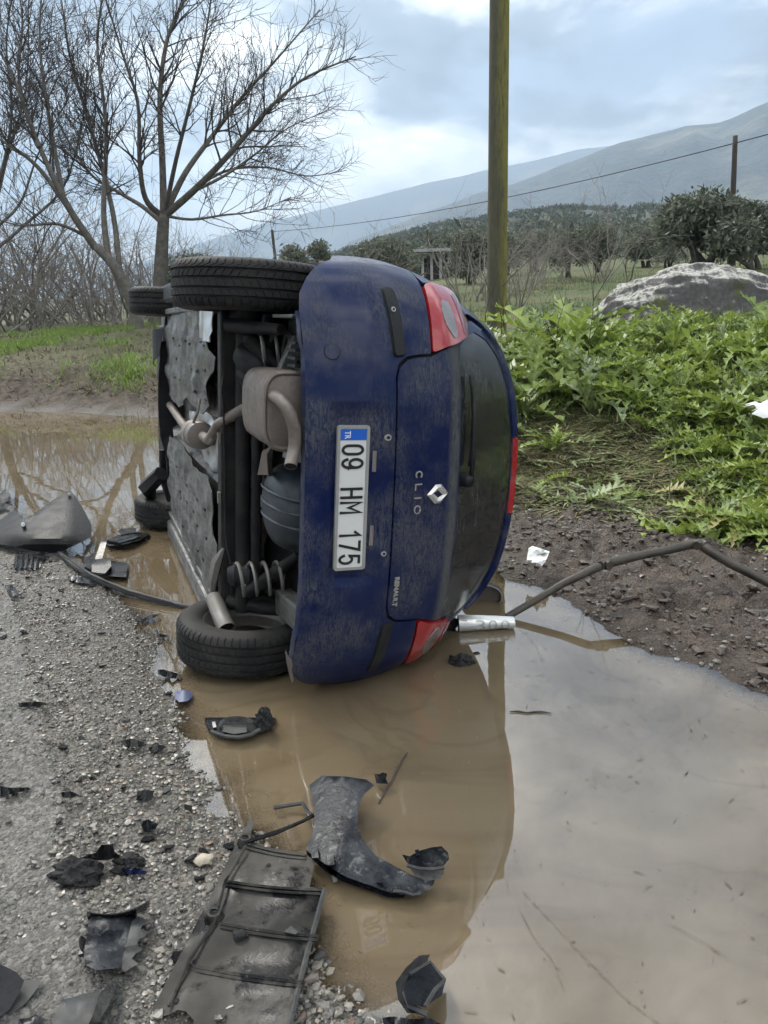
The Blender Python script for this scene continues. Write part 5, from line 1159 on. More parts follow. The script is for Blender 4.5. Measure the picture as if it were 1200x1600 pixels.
def bare_tree(name, trunk, limbs, seed, label, r_trunk, rl, dens=1.0, sub_len=1.4, maxl=3, mat=bark):
    r_ = random.Random(seed); RMIN[0] = .0042*TS; r_trunk *= TS; sub_len *= TS*.85; base = D(trunk[0][0], trunk[0][1], trunk[0][2]*TS); base.z = gz(base.x, base.y)-.1; e = empty(name, base); tag(e, label, 'tree')
    tp_ = px_limb(trunk); tp_[0] = base; mb = MB(); n = len(tp_)
    mb.tube([p-base for p in tp_], [r_trunk*(1.25-.5*min(1, k/(n-1)*1.3) if k < 3 else 1-.30*k/(n-1)) for k in range(n)], 12); obj('trunk', mb, mat, e, True)
    cr = MB(); 
    for L in limbs:
        P = [p-base for p in px_limb(L[0])]; n = len(P); ra = L[1]*TS*.78; rad = [max(.006*TS, ra*(1-.86*k/(n-1))) for k in range(n)]
        lm = MB(); lm.tube(P, rad, 7, cap=False); obj('limb', lm, mat, e, True)
        tot = sum((P[i+1]-P[i]).length for i in range(n-1)); cnt = int(tot*9*dens/TS)
        for c in range(cnt):
            i = min(n-2, int((r_.uniform(.22, 1)**.75)*(n-1))); q = P[i].lerp(P[i+1], r_.random()); t_ = (P[i+1]-P[i]).normalized(); s = t_.cross(rvec(r_)).normalized()
            grow(cr, q, t_*r_.uniform(.5, 1.0)+s*r_.uniform(.5, 1.0)+Vector((0,0,.2)), sub_len*r_.uniform(.45, 1.25)*(1-.40*i/n), min(.028*TS, max(.007*TS, rad[i]*.42)), 1 if i < n*.6 else 2, r_, .22, maxl, (5, 5, 4))
    obj('crown', cr, twig_m, e, False); return e
bare_tree('bare_tree', [(246,512,14),(250,440,14),(253,385,14),(256,335,14)], [
    ([(256,338,14),(300,300,13.8),(345,255,13.6),(385,210,13.4),(430,160,13.2),(480,120,13.1),(556,88,13)], .085),
    ([(260,330,14),(290,270,14.1),(330,215,14.3),(380,150,14.5),(430,95,14.6),(500,15,14.8)], .075),
    ([(256,332,14),(254,260,14.1),(250,150,14.2),(262,60,14.4),(290,-10,14.5),(300,-80,14.6)], .085),
    ([(252,336,14),(227,310,13.7),(218,250,13.4),(215,160,13.2),(190,80,13),(160,-20,12.8)], .07),
    ([(262,338,14),(300,343,13.6),(350,336,13.2),(400,330,13),(455,308,12.8)], .035),
    ([(272,322,14),(310,290,14.6),(360,265,15),(420,262,15.3),(480,275,15.5),(542,266,15.6)], .045),
    ([(250,345,14),(222,322,14.4),(185,300,14.8),(140,270,15.1),(90,190,15.4),(40,80,15.7)], .06),
    ([(258,332,14),(275,250,13.4),(300,150,12.9),(320,60,12.6),(335,-40,12.4)], .055),
    ([(300,300,13.8),(350,275,14.2),(400,240,14.6),(450,200,15),(520,170,15.3)], .04)], 4, 'tall bare tree spreading its crown behind the upper tyres', .135, .08)
bare_tree('bare_tree', [(216,520,12.9),(205,470,12.9),(180,418,12.9),(150,385,12.9)], [
    ([(150,388,12.9),(112,332,12.7),(80,270,12.6),(50,200,12.5),(20,120,12.4),(-15,50,12.4)], .08),
    ([(120,345,12.8),(60,262,12.5),(0,218,12.3),(-70,180,12.2)], .055),
    ([(170,405,12.9),(162,330,13.1),(166,200,13.3),(152,60,13.5),(172,-60,13.6)], .07),
    ([(188,435,12.9),(176,330,13.2),(142,200,13.5),(112,100,13.8),(92,-30,14)], .065),
    ([(100,312,12.7),(76,180,12.9),(62,60,13),(70,-60,13.1)], .05),
    ([(140,372,12.9),(90,350,12.5),(30,352,12.2),(-40,330,12)], .04),
    ([(60,230,12.5),(30,130,12.8),(35,30,13),(20,-60,13.1)], .04)], 9, 'bare leaning tree at the left with many upright limbs', .10, .08)
bare_tree('bare_tree', [(-20,530,13.6),(-30,430,13.6),(-25,360,13.6)], [
    ([(-25,362,13.6),(0,280,13.6),(18,180,13.6),(10,60,13.6),(30,-60,13.6)], .05),
    ([(-28,380,13.6),(-60,290,13.5),(-90,180,13.4),(-80,40,13.3)], .05),
    ([(-25,370,13.6),(30,320,13.8),(60,240,14),(110,150,14.2)], .04),
    ([(-20,400,13.6),(40,350,14.6),(100,290,15.2),(130,180,15.6),(140,60,15.8)], .045), ([(-22,390,13.6),(10,250,14.8),(40,140,15.4),(45,0,15.8)], .045)], 14, 'thin bare tree cut by the left picture edge', .09, .05)
RMIN[0] = .0085
# ---- bare thickets
def thicket(px, py, Y, h, w, seed, label, name='bare_shrub', stems=16, mat=thick_m, group=None, lean=.5, maxl=3):
    r_ = random.Random(seed); base = D(px, py, Y); base.z = gz(base.x, base.y)-.05; e = MB()
    for k in range(stems):
        p = Vector((r_.uniform(-w, w)*.45, r_.uniform(-w, w)*.35, 0)); d = Vector((r_.gauss(0, lean), r_.gauss(0, lean), 1.0))
        grow(e, p, d, h*r_.uniform(.55, 1.05), r_.uniform(.010, .022)*h*.6, 1, r_, .12, maxl, (5, 5, 3))
    o = obj(name, e, mat); o.location = base; tag(o, label, 'shrub', group); return o
LT = [(-70,520,15.4,2.1,1.6,'bare tangled shrub cut by the left picture edge'),(15,512,15.6,2.2,1.6,'bare tangled shrub beneath the leftmost tree'),(85,505,15.8,2.2,1.5,'bare tangled shrub on top of the grassy left bank'),(140,505,15.2,1.6,1.0,'low bare shrub left of the leaning trunk'),(190,500,16.0,2.2,1.3,'bare shrub between the two big trunks'),
      (300,480,16.5,1.9,1.4,'bare shrub just behind the upper rear tyre'),(-20,500,18.5,3.4,2.2,'tall grey thicket behind the leftmost tree'),(60,490,19,3.4,2.2,'tall grey thicket behind the left bank'),(130,485,19.5,3.0,2.2,'tall grey thicket behind the leaning tree'),(200,480,20,2.8,2.0,'tall grey thicket behind the main trunk'),(265,470,21,2.4,1.8,'grey thicket right of the main trunk'),(-90,500,17.5,3.0,2.4,'tall grey thicket past the left picture edge')]
for i, (x, y, Y, h, w, lab) in enumerate(LT): thicket(x, y, Y*1.85, h*1.75, w*1.9, 100+i, lab, group='bare shrubs on the left bank', stems=15 if Y < 17 else 20, lean=.62)
RMIN[0] = .005
RT = [(790,445,17,1.7,.8,'bare brown shrub just right of the lichen pole'),(840,432,26,2.0,1.3,'bare shrub left of the small dark olive'),(745,440,22,2.2,1.4,'bare shrub left of the lichen pole'),(955,432,26,2.5,1.7,'widest bare pale shrub in the field'),(1095,430,26,2.0,1.4,'bare pale shrub under the big olive tree'),(600,432,24,2.0,1.4,'bare shrub above the car tail'),(405,420,40,3.6,2.4,'bare tree top above the upper tyre'),(865,430,30,1.6,1.0,'small bare shrub beside the dark olive')]
for i, (x, y, Y, h, w, lab) in enumerate(RT): thicket(x, y, Y, h, w, 140+i, lab, group='bare shrubs in the field', stems=12, lean=.45)
# dead upright weed stalks on the right bank
for i, (x, y, ht, Y) in enumerate(((815,480,.75,7.6),(925,500,.8,7.2),(742,475,.6,8),(765,470,.5,8.3),(870,470,.55,8.2),(720,470,.6,8.2))):
    r_ = random.Random(i+5); p = D(x, y, Y); p.z = gz(p.x, p.y); mb = MB(); grow(mb, Vector((0,0,0)), Vector((r_.gauss(0,.12), 0, 1)), ht*1.5, .006, 2, r_, .5, 3, (3, 3, 4)); o = obj('dry_weed_stalk', mb, twig_m); o.location = p
    tag(o, ['thin dry stalk right of the lichen pole','tall dry stalk left of the boulder','short dry stalk left of the lichen pole','dry stalk at the foot of the lichen pole','dry stalk midway between pole and boulder','dry stalk just behind the upper tail lamp'][i], 'stalk', 'dry weed stalks')
# ---- leafy trees: leaf-sized faces through the crown
def leaf_mat(name, c0, c1, c2=None, trans=.25, rough=.55, rnd='island'):
    t = NT(name); g = t.n('ShaderNodeNewGeometry').outputs['Random Per Island']; v = t.coord('Position'); n = t.noise(v, 1.6, 3, .6)
    c = t.mix(g, c0, c1); c = t.mix(t.ramp(n, [(.4, 0.), (.65, .7)]), c, c2 or tuple(x*.6 for x in c0))
    p = t.pbr(c, rough, 0., None, 0., .35); tl = t.n('ShaderNodeBsdfTranslucent'); t.l(c, tl.inputs[0]); ms = t.n('ShaderNodeMixShader'); ms.inputs[0].default_value = trans
    t.l(p, ms.inputs[1]); t.l(tl.outputs[0], ms.inputs[2]); return t.done(ms.outputs[0])
olive_m = leaf_mat('olive_leaves', (.095,.11,.075), (.185,.20,.145), (.075,.09,.055)); olive_trunk = mat_dusty('olive_bark', (.05,.043,.036), .9, 0, .5)
def leaf_cloud(n, blobs, size, rg, flat=.0):
    """n leaf quads spread in the shells of several lumps -> V, F"""
    B = np.array(blobs); pr = B[:,3]**2; pr = pr/pr.sum(); k = rg.choice(len(B), n, p=pr); d = rg.normal(size=(n,3)); d /= np.linalg.norm(d, axis=1)[:,None]
    r = B[k,3]*(rg.random(n)**.45)*(1+.15*rg.normal(size=n)); c = B[k,:3]+d*r[:,None]*np.array([1,1,.85])
    a = rg.normal(size=(n,3)); a /= np.linalg.norm(a, axis=1)[:,None]; b = np.cross(a, rg.normal(size=(n,3))); b /= np.linalg.norm(b, axis=1)[:,None]
    s = size*(.6+.8*rg.random(n))[:,None]
    V = np.stack([c-a*s, c-b*s*.35, c+a*s, c+b*s*.35], 1).reshape(-1,3); F = np.arange(4*n).reshape(n,4); return V, F
def olive(px, py, Y, h, w, seed, label, n=5000, group='olive trees in the field'):
    rg = np.random.default_rng(seed); r_ = random.Random(seed); base = D(px, py, Y); base.z = gz(base.x, base.y)-.05; e = empty('olive_tree', base); tag(e, label, 'tree', group)
    mb = MB(); tips = []
    for k in range(3):
        d = Vector((r_.gauss(0,.3), r_.gauss(0,.3), 1)).normalized(); P = [Vector((r_.uniform(-.1,.1)*w, 0, 0))]
        for i in range(4): d = (d+rvec(r_)*.3).normalized(); P.append(P[-1]+d*h*.16)
        mb.tube(P, [h*.045, h*.036, h*.03, h*.022, h*.012], 7); tips.append(P[-1])
    obj('trunk', mb, olive_trunk, e, True)
    bl = []
    for k in range(16):
        th = r_.uniform(0, 6.28); rr = r_.random()**.5*w*.42; bl.append((rr*math.cos(th), rr*math.sin(th), h*r_.uniform(.30, .84)-rr*.10, r_.uniform(.16, .27)*w))
    V, F = leaf_cloud(int(n*1.6), bl, h*.032, rg); np_obj('crown', V, F, olive_m, e); return e
OL = [(1112,428,25,3.2,2.9,'largest round olive tree right of the field',9000),(1180,430,27,2.4,1.8,'olive tree cut by the right picture edge',4500),(600,436,30,2.3,2.6,'broad olive tree above the car tail light',5000),(628,432,36,2.2,1.8,'olive tree left of the farm shed',4000),(735,432,34,2.4,2.2,'olive tree between shed and lichen pole',4000),(885,428,33,2.0,1.6,'small dark olive in the middle of the field',3500),(1010,420,40,2.3,2.0,'small olive left of the largest olive tree',3500),(1045,424,34,1.5,1.3,'low round olive bush near the boulder',2500),(935,428,38,2.3,1.8,'olive behind the widest bare shrub',3500),
      (480,425,44,4.0,2.6,'tall olive above the gap between tyre and bumper',4500),(515,425,48,3.2,1.5,'slim olive right of the tall one',2500),(300,420,30,2.6,2.4,'olive behind the main bare trunk',4000),(350,425,36,2.4,2.2,'low olive above the upper rear tyre',3500),(445,425,46,2.6,2.2,'low olive left of the tall one',2500),(690,430,56,3.0,2.6,'olive just beyond the farm shed',2500),(790,430,42,2.4,2.2,'olive behind the lichen pole',3000),(835,428,44,2.2,2.0,'olive behind the bare shrub in mid field',2500)]
for i, (x, y, Y, h, w, lab, n) in enumerate(OL): olive(x, y, Y, h, w, 300+i, lab, n)
# ---- wooded slope, a mass of far trees
rg = np.random.default_rng(5); Vs, Fs, o0 = [], [], 0; n = 2600
r_ = 60+500*rg.random(n)**.75; az = -.16+.72*rg.random(n); X = r_*np.sin(az); Y = r_*np.cos(az); Z = ground_z(X, Y, False)
keepm = (r_ > 75); 
for i in np.where(keepm)[0]:
    s = rg.uniform(1.3, 2.4); V, F = leaf_cloud(34, [(0,0,s*.75,s*.8),(s*.4*rg.normal(),s*.4*rg.normal(),s*.7,s*.6)], s*.34, rg); Vs.append(V+np.array([X[i],Y[i],Z[i]])); Fs.append(F+o0); o0 += len(V)
far_m = leaf_mat('far_wood_leaves', (.042,.058,.03), (.085,.105,.055), (.10,.10,.06), .1, .8)
tag(np_obj('far_olive_wood', np.concatenate(Vs), np.concatenate(Fs), far_m), 'mass of grey green olive trees covering the low hill', 'wood', kind='stuff')
# ---- thistle-like weeds on the right bank
def weed_mat(name, c0, c1, pale, vein_amt):
    t = NT(name); oi = t.n('ShaderNodeObjectInfo').outputs['Random']; g = t.n('ShaderNodeNewGeometry').outputs['Random Per Island']
    c = t.mix(t.math('FRACT', t.math('ADD', t.math('MULTIPLY', oi, 7.3), g)), c0, c1); f = t.math('POWER', t.attr('rib'), 5.); vn = t.noise(t.coord('Object'), 40, 3, .6)
    c = t.mix(t.math('MULTIPLY', t.math('ADD', t.math('MULTIPLY', f, .75), t.math('MULTIPLY', t.ramp(vn, [(.5, 0.), (.62, 1.)]), vein_amt), clamp=True), .7), c, pale)
    p = t.pbr(c, .42, 0., t.bump(vn, .35, .006), 0., .5); tl = t.n('ShaderNodeBsdfTranslucent'); t.l(t.mix(.35, c, (.30, .38, .05)), tl.inputs[0]); ms = t.n('ShaderNodeMixShader'); ms.inputs[0].default_value = .3
    t.l(p, ms.inputs[1]); t.l(tl.outputs[0], ms.inputs[2]); return t.done(ms.outputs[0])
weed_a = weed_mat('thistle_leaf_green', (.10,.165,.025), (.30,.38,.08), (.52,.55,.26), .25)
weed_b = weed_mat('thistle_leaf_silver', (.11,.165,.05), (.22,.28,.10), (.52,.55,.38), .55)
straw_m = leaf_mat('trampled_straw', (.19,.16,.075), (.36,.32,.17), (.09,.07,.04), .1, .8)
def leaf_arrays(seed, L=1.0, droop=.5, wid=.12, n=17):
    """a long jagged leaf: midrib with deep pointed lobes either side"""
    r_ = random.Random(seed); V = []; rib = []; F = []; bend = r_.uniform(-.3, .3); tw = r_.uniform(-.8, .8)
    for i in range(n+1):
        u = i/n; x = L*(u*.96-.12*droop*u*u); z = L*(.55*u-droop*1.05*u*u); yb = bend*u*u*L
        env = (math.sin(math.pi*min(1, .04+.93*u**.8))**.8)*wid*L
        for sd in (-1, 0, 1):
            if sd == 0: V.append((x, yb, z)); rib.append(1); continue
            odd = (i+(1 if sd > 0 else 0)) % 2; lobe = (r_.uniform(.75, 1.25) if odd else r_.uniform(.10, .24)); hw = max(.006*L, env*lobe) if u > .12 else .012*L
            up = hw*(.45 if odd else .1)+r_.uniform(-.45, .45)*hw*odd+tw*u*sd*hw*.5
            V.append((x+(.06*L*odd), yb+sd*hw, z+up)); rib.append(0)
    for i in range(n):
        for j in range(2): a = i*3+j; F.append((a, a+3, a+4, a+1))
    return np.array(V), np.array(F), np.array(rib)
def leaf_mesh(name, seed, mat, **kw):
    V, F, rib = leaf_arrays(seed, **kw); me = bpy.data.meshes.new(name); me.from_pydata(V.tolist(), [], F.tolist()); me.materials.append(mat)
    a = me.attributes.new('rib', 'FLOAT', 'POINT'); a.data.foreach_set('value', rib.astype(np.float32)); me.polygons.foreach_set('use_smooth', [True]*len(F)); me.update(); return me
weed_c = weed_mat('thistle_leaf_yellowed', (.26,.25,.06), (.38,.34,.11), (.5,.46,.26), .3)
LM = {m: [leaf_mesh('leaf', s, mat, droop=d, wid=w) for s, d, w in ((1,.35,.13),(2,.6,.15),(3,.85,.13),(4,.5,.16),(5,.75,.11),(6,1.0,.14))] for m, mat in (('a', weed_a), ('b', weed_b), ('c', weed_c))}
TRAMP = [P2(*q) for q in ((780,905),(1000,900),(1010,830),(900,760),(770,640),(700,760))]
def weed_density(x, y):
    """the crushed, muddy strip beside the car has few upright weeds"""
    d1 = ((x-1.45)/.85)**2+((y-5.75)/1.35)**2; d2 = ((x-.75)/.6)**2+((y-5.9)/.9)**2
    return float(sstep(.45, 1.3, min(d1, d2)))
rw = random.Random(77); spots = []
_r = np.random.default_rng(78); WXs = _r.uniform(-1.6, 6.2, 60000); WYs = _r.uniform(3.6, 9.6, 60000); WBs = poly_sd(WXs, WYs, LOW)
for x, y, b in zip(WXs.tolist(), WYs.tolist(), WBs.tolist()):
    if len(spots) >= 820: break
    if x > .60*y+.75: continue
    if b < (.12 if x < 1.7 else -.12)+.25*rw.random() or b > 5.0: continue
    if ((x-3.95)/1.3)**2+((y-9.5)/.75)**2 < 1: continue
    dn = weed_density(x, y)
    if dn < .12 and rw.random() > .15: continue
    if (x-CX0+.35*(y-CY0)) < 1.52 and y < 7.2: continue
    mind = (.095+.022*max(0, y-4.5))/max(.22, dn)**.8
    if any((x-q[0])**2+(y-q[1])**2 < mind**2 for q in spots): continue
    spots.append((x, y))
spots.sort(key=lambda q: q[0]**2+q[1]**2)
def place_leaf(parent, me, az, tilt, L, off=(0,0,0)):
    o = bpy.data.objects.new('leaf', me); COL.objects.link(o); o.parent = parent; o.rotation_euler = (rw.uniform(-.25,.25), tilt, az); o.scale = (L, L, L); o.location = off
weed_g = 'leafy weeds on the right bank'; mass = {'a': ([], [], []), 'b': ([], [], [])}; mass_n = {'a': 0, 'b': 0}
NEAR = 110
for i, (x, y) in enumerate(spots):
    kind = 'b' if (y > 6.2 and x < 2.4 and rw.random() < .5) or rw.random() < .10 else 'a'
    flat = 1-weed_density(x, y)*.8; z = gz(x, y)-.01; Lb = (.15+.25*rw.random()**1.6)*(1.0 if i < NEAR else 1.15)*1.12*(1+.65*float(sstep(6.2, 7.6, y))*float(sstep(2.7, 1.9, x)))
    where = 'close to the lichen pole' if y > 7 and x < 1.9 else 'in front of the boulder' if y > 6.6 and x > 2.2 else 'nearest the bent pipe' if y < 4.75 else 'around the tissue at the right edge' if x > 2.25 and y < 6.2 else 'on the bank behind the car roof' if x < 1.2 else 'in the middle of the right bank'
    lab = ('pale silvery' if kind == 'b' else 'fresh green')+' thistle-leaved weed '+where
    if i < NEAR:
        e = empty('thistle_weed', (x, y, z)); tag(e, lab, 'weed', weed_g)
        for k in range(rw.randint(11, 16)): place_leaf(e, rw.choice(LM['c' if rw.random() < .10 else kind]), rw.uniform(0, 6.283), rw.uniform(-.75, .12)*(1-.7*flat), Lb*rw.uniform(.6, 1.15))
    else:
        Vs, Fs, Rs, o0 = [], [], [], 0
        for k in range(rw.randint(13, 18)):
            V, F, rib = leaf_arrays(rw.randint(0, 9999), droop=rw.uniform(.35,1.0), wid=rw.uniform(.11,.165), n=13); L = Lb*rw.uniform(.6, 1.15)
            R = (Matrix.Rotation(rw.uniform(0, 6.283), 3, 'Z') @ Matrix.Rotation(rw.uniform(-1.05, .0), 3, 'Y') @ Matrix.Rotation(rw.uniform(-.3, .3), 3, 'X'))
            Vs.append((V*L) @ np.array(R).T); Fs.append(F+o0); Rs.append(rib); o0 += len(V)
        if i >= 295:
            V = np.concatenate(Vs)+np.array([x, y, z]); mass[kind][0].append(V); mass[kind][1].append(np.concatenate(Fs)+mass_n[kind]); mass[kind][2].append(np.concatenate(Rs)); mass_n[kind] += len(V); continue
        o = np_obj('thistle_weed', np.concatenate(Vs), np.concatenate(Fs), weed_a if kind == 'a' else weed_b, smooth=True); o.location = (x, y, z); tag(o, lab, 'weed', weed_g)
        a = o.data.attributes.new('rib', 'FLOAT', 'POINT'); a.data.foreach_set('value', np.concatenate(Rs).astype(np.float32))
for kind, nm in (('a', 'green'), ('b', 'silvery')):
    o = np_obj('thistle_weed_mass', np.concatenate(mass[kind][0]), np.concatenate(mass[kind][1]), weed_a if kind == 'a' else weed_b, smooth=True); tag(o, nm+' thistle weeds farther back on the right bank', 'weeds', kind='stuff')
    a = o.data.attributes.new('rib', 'FLOAT', 'POINT'); a.data.foreach_set('value', np.concatenate(mass[kind][2]).astype(np.float32))
# ---- crushed leaves and straw on the mud, grass on the left bank and in the field
def strips(n, sampler, length, width, lean, mat, name, label, cat, seed, seg=2, curl=.4):
    rg = np.random.default_rng(seed); X, Y = sampler(n, rg); n = len(X); Z = ground_z(X, Y)
    az = rg.random(n)*2*np.pi; L = length*(.5+rg.random(n)); th = lean(n, rg); wv = width*(.6+.8*rg.random(n))
    d = np.stack([np.cos(az)*np.cos(th), np.sin(az)*np.cos(th), np.sin(th)], 1); s = np.stack([-np.sin(az), np.cos(az), np.zeros(n)], 1)
    p0 = np.stack([X, Y, Z], 1); rows = []
    for k in range(seg+1):
        u = k/seg; c = p0+d*(L*u)[:,None]; c[:,2] -= curl*L*u*u*np.maximum(.0, np.cos(th)*.5); c[:,2] = np.maximum(c[:,2], p0[:,2]+.004)
        w_ = (wv*(1-.85*u))[:,None]; rows += [c-s*w_, c+s*w_]
    V = np.stack(rows, 1).reshape(-1,3); m = 2*(seg+1); base = np.arange(n)[:,None]*m
    F = np.concatenate([base+np.array([2*k, 2*k+1, 2*k+3, 2*k+2])[None] for k in range(seg)], 0)
    o = np_obj(name, V, F, mat); tag(o, label, cat, kind='stuff'); return o
def box_sampler(x0, x1, y0, y1, cond):
    def f(n, rg):
        X = rg.uniform(x0, x1, n*4); Y = rg.uniform(y0, y1, n*4); k = cond(X, Y, rg); return X[k][:n], Y[k][:n]
    return f
bnk = lambda X, Y: poly_sd(X, Y, LOW)
tramp = box_sampler(-.2, 3.8, 3.7, 7.4, lambda X, Y, rg: (bnk(X, Y) > -.15+.5*rg.random(len(X))) & (X-CX0+.35*(Y-CY0) > 1.52) & (rg.random(len(X)) < 1.2-.8*np.clip(((X-1.4)/1.5)**2+((Y-5.8)/1.6)**2, 0, 1)))
crush_m = leaf_mat('crushed_green_stems', (.10,.125,.04), (.22,.24,.10), (.07,.065,.03), .15, .7)
strips(13000, tramp, .13, .004, lambda n, rg: rg.normal(.05, .15, n), straw_m, 'trampled_straw', 'dry straw and stems trampled into the mud beside the car', 'straw', 1)
strips(9000, tramp, .14, .008, lambda n, rg: rg.normal(.15, .2, n), crush_m, 'crushed_stems', 'crushed pale green stems lying on the bank', 'stems', 2)
torn = tramp(420, np.random.default_rng(91)); Vs, Fs, Rs, o0 = [], [], [], 0
for x, y, z in zip(torn[0], torn[1], ground_z(torn[0], torn[1])):
    V, F, rib = leaf_arrays(rw.randint(0, 9999), droop=.5, wid=rw.uniform(.09,.15), n=11); V = V*np.array([1, 1, .25])*rw.uniform(.12, .3); R = np.array(Matrix.Rotation(rw.uniform(0, 6.283), 3, 'Z') @ Matrix.Rotation(rw.uniform(-.25, .1), 3, 'Y'))
    Vs.append(V @ R.T+np.array([x, y, z+.015])); Fs.append(F+o0); Rs.append(rib); o0 += len(V)
o = np_obj('torn_leaves', np.concatenate(Vs), np.concatenate(Fs), weed_b, smooth=True); tag(o, 'torn wilted thistle leaves strewn over the trampled mud', 'leaves', kind='stuff'); a = o.data.attributes.new('rib', 'FLOAT', 'POINT'); a.data.foreach_set('value', np.concatenate(Rs).astype(np.float32))
grassR = box_sampler(-.4, 6, 4.2, 9.5, lambda X, Y, rg: (bnk(X, Y) > .7+.6*rg.random(len(X))) & (np.minimum(((X-1.45)/.85)**2+((Y-5.75)/1.35)**2, ((X-.75)/.6)**2+((Y-5.9)/.9)**2) > .5+.8*rg.random(len(X))) & (X-CX0+.35*(Y-CY0) > 1.6))
grass_m = leaf_mat('fresh_grass', (.085,.16,.025), (.17,.25,.05), (.12,.15,.05), .3, .55)
strips(22000, grassR, .20, .0035, lambda n, rg: rg.normal(.9, .35, n), grass_m, 'bank_grass', 'thin green grass growing between the weeds on the right bank', 'grass', 3)
gl = lambda X, Y: fbm(X*.55, Y*.3, 4, 55)
grassL = box_sampler(-16, -1.8, 11.8, 28, lambda X, Y, rg: (bnk(X, Y) > .45+.6*rg.random(len(X))) & (gl(X, Y)+.45*rg.random(len(X)) > .22+.3*(X > -.30*Y)))
strips(34000, grassL, .17, .012, lambda n, rg: rg.normal(.8, .35, n), leaf_mat('bright_bank_grass', (.12,.22,.03), (.22,.32,.06), (.17,.20,.07), .4, .5), 'left_bank_grass', 'bright green grass on the bank below the bare trees', 'grass', 4)
dryL = box_sampler(-16, -1.5, 11.6, 28, lambda X, Y, rg: (bnk(X, Y) > .15+.4*rg.random(len(X))))
brown_m = leaf_mat('brown_leaf_litter', (.11,.08,.05), (.20,.155,.10), (.07,.05,.033), .1, .85)
strips(26000, dryL, .16, .012, lambda n, rg: rg.normal(.15, .35, n), brown_m, 'leaf_litter', 'brown dead stems and leaves covering the left bank', 'litter', 6)
field = box_sampler(-6, 16, 9, 34, lambda X, Y, rg: (X < .62*Y+1) & (fbm(X*.25, Y*.25, 3, 66)+.5*rg.random(len(X)) > .1))
strips(30000, field, .10, .008, lambda n, rg: rg.normal(.9, .35, n), leaf_mat('field_grass', (.075,.11,.03), (.125,.145,.055), (.11,.10,.055), .25, .7), 'field_grass', 'rough green and dry grass in the field below the olives', 'grass', 7)
weedy = box_sampler(.2, 6, 3.9, 9, lambda X, Y, rg: (bnk(X, Y) > .2) & (((X-1.45)/.85)**2+((Y-5.75)/1.35)**2 > .5) & (X < .6*Y+.7) & (X-CX0+.35*(Y-CY0) > 1.6))
def weed_strips(n, length, width, mat, name, label, seed, lift):
    o = strips(n, weedy, length, width, lambda n, rg: rg.normal(.35, .35, n), mat, name, label, 'stems', seed); o.location.z = lift
weed_strips(4200, .26, .0055, crush_m, 'pale_weed_stems', 'pale bent stems and ribs among the weeds on the right bank', 12, .07)
# ---- loose stones: the largest ones singly, the rest as gravel
stone_m = NT('gravel_stone'); g = stone_m.n('ShaderNodeNewGeometry').outputs['Random Per Island']; oi = stone_m.n('ShaderNodeObjectInfo').outputs['Random']
k_ = stone_m.math('FRACT', stone_m.math('ADD', g, stone_m.math('MULTIPLY', oi, 5.7)))
sc_ = stone_m.ramp(k_, [(0., (.055,.052,.048)), (.35, (.12,.112,.10)), (.6, (.155,.143,.122)), (.8, (.21,.183,.145)), (.93, (.27,.25,.22)), (1., (.16,.10,.07))])
stone_mat = stone_m.done(stone_m.pbr(sc_, .33, 0., stone_m.bump(stone_m.noise(stone_m.coord('Position'), 120, 3, .6), .4, .003)))
ico = bmesh.new(); bmesh.ops.create_icosphere(ico, subdivisions=1, radius=1); IV = np.array([v_.co[:] for v_ in ico.verts]); IF = np.array([[v_.index for v_ in f.verts] for f in ico.faces]); ico.free()
def gravel(n, sampler, smin, smax, seed, name, label):
    rg = np.random.default_rng(seed); X, Y = sampler(n, rg); n = len(X); Z = ground_z(X, Y); s = smin*(smax/smin)**(rg.random(n)**2.2)
    J = IV[None]*(1+.28*rg.normal(size=(n, len(IV), 1))*.8); J = J*np.stack([1+.4*rg.random(n), .8+.4*rg.random(n), .5+.3*rg.random(n)], 1)[:,None]
    a = rg.random(n)*6.28; ca, sa = np.cos(a), np.sin(a); x = J[...,0]*ca[:,None]-J[...,1]*sa[:,None]; y = J[...,0]*sa[:,None]+J[...,1]*ca[:,None]
    V = np.stack([X[:,None]+x*s[:,None], Y[:,None]+y*s[:,None], Z[:,None]+(J[...,2]+.25)*s[:,None]], -1).reshape(-1,3)
    F = (IF[None]+(np.arange(n)*len(IV))[:,None,None]).reshape(-1,3); o = np_obj(name, V, F, stone_mat, smooth=False); tag(o, label, 'gravel', kind='stuff')
asd = lambda X, Y: poly_sd(X, Y, ASPH)
gz_ok = box_sampler(-2.6, .25, .9, 4.4, lambda X, Y, rg: (asd(X, Y) > -.03) & (pudd_sd(X, Y) > -.07*rg.random(len(X))) & (X < .3) & (rg.random(len(X)) < np.clip(1.6/np.maximum(Y, .1), .25, 1)))
gravel(24000, gz_ok, .0024, .0085, 21, 'gravel', 'wet grey and tan gravel along the left shore of the puddle')
sub_ok = box_sampler(-.25, .25, 1.0, 1.6, lambda X, Y, rg: (pudd_sd(X, Y) > -.16))
gravel(500, sub_ok, .006, .016, 22, 'shore_pebbles', 'pale pebbles just under the water at the near shore')
grit_ok = box_sampler(-3.4, -.2, .9, 6.5, lambda X, Y, rg: (asd(X, Y) < .02))
gravel(14000, grit_ok, .002, .0075, 23, 'road_grit', 'fine grit scattered on the worn asphalt')
mud_ok = box_sampler(.3, 3.2, 2.6, 5.4, lambda X, Y, rg: (pudd_sd(X, Y) > -.02) & (bnk(X, Y) < .7))
gravel(1500, mud_ok, .004, .016, 24, 'mud_pebbles', 'small stones and clods pressed into the mud')
clod_m = mat_dusty('wet_mud_clod', (.055, .041, .032), .45, 0, .7, (.14, .108, .085), 20, bump=.8)
_sm = stone_mat; stone_mat = clod_m
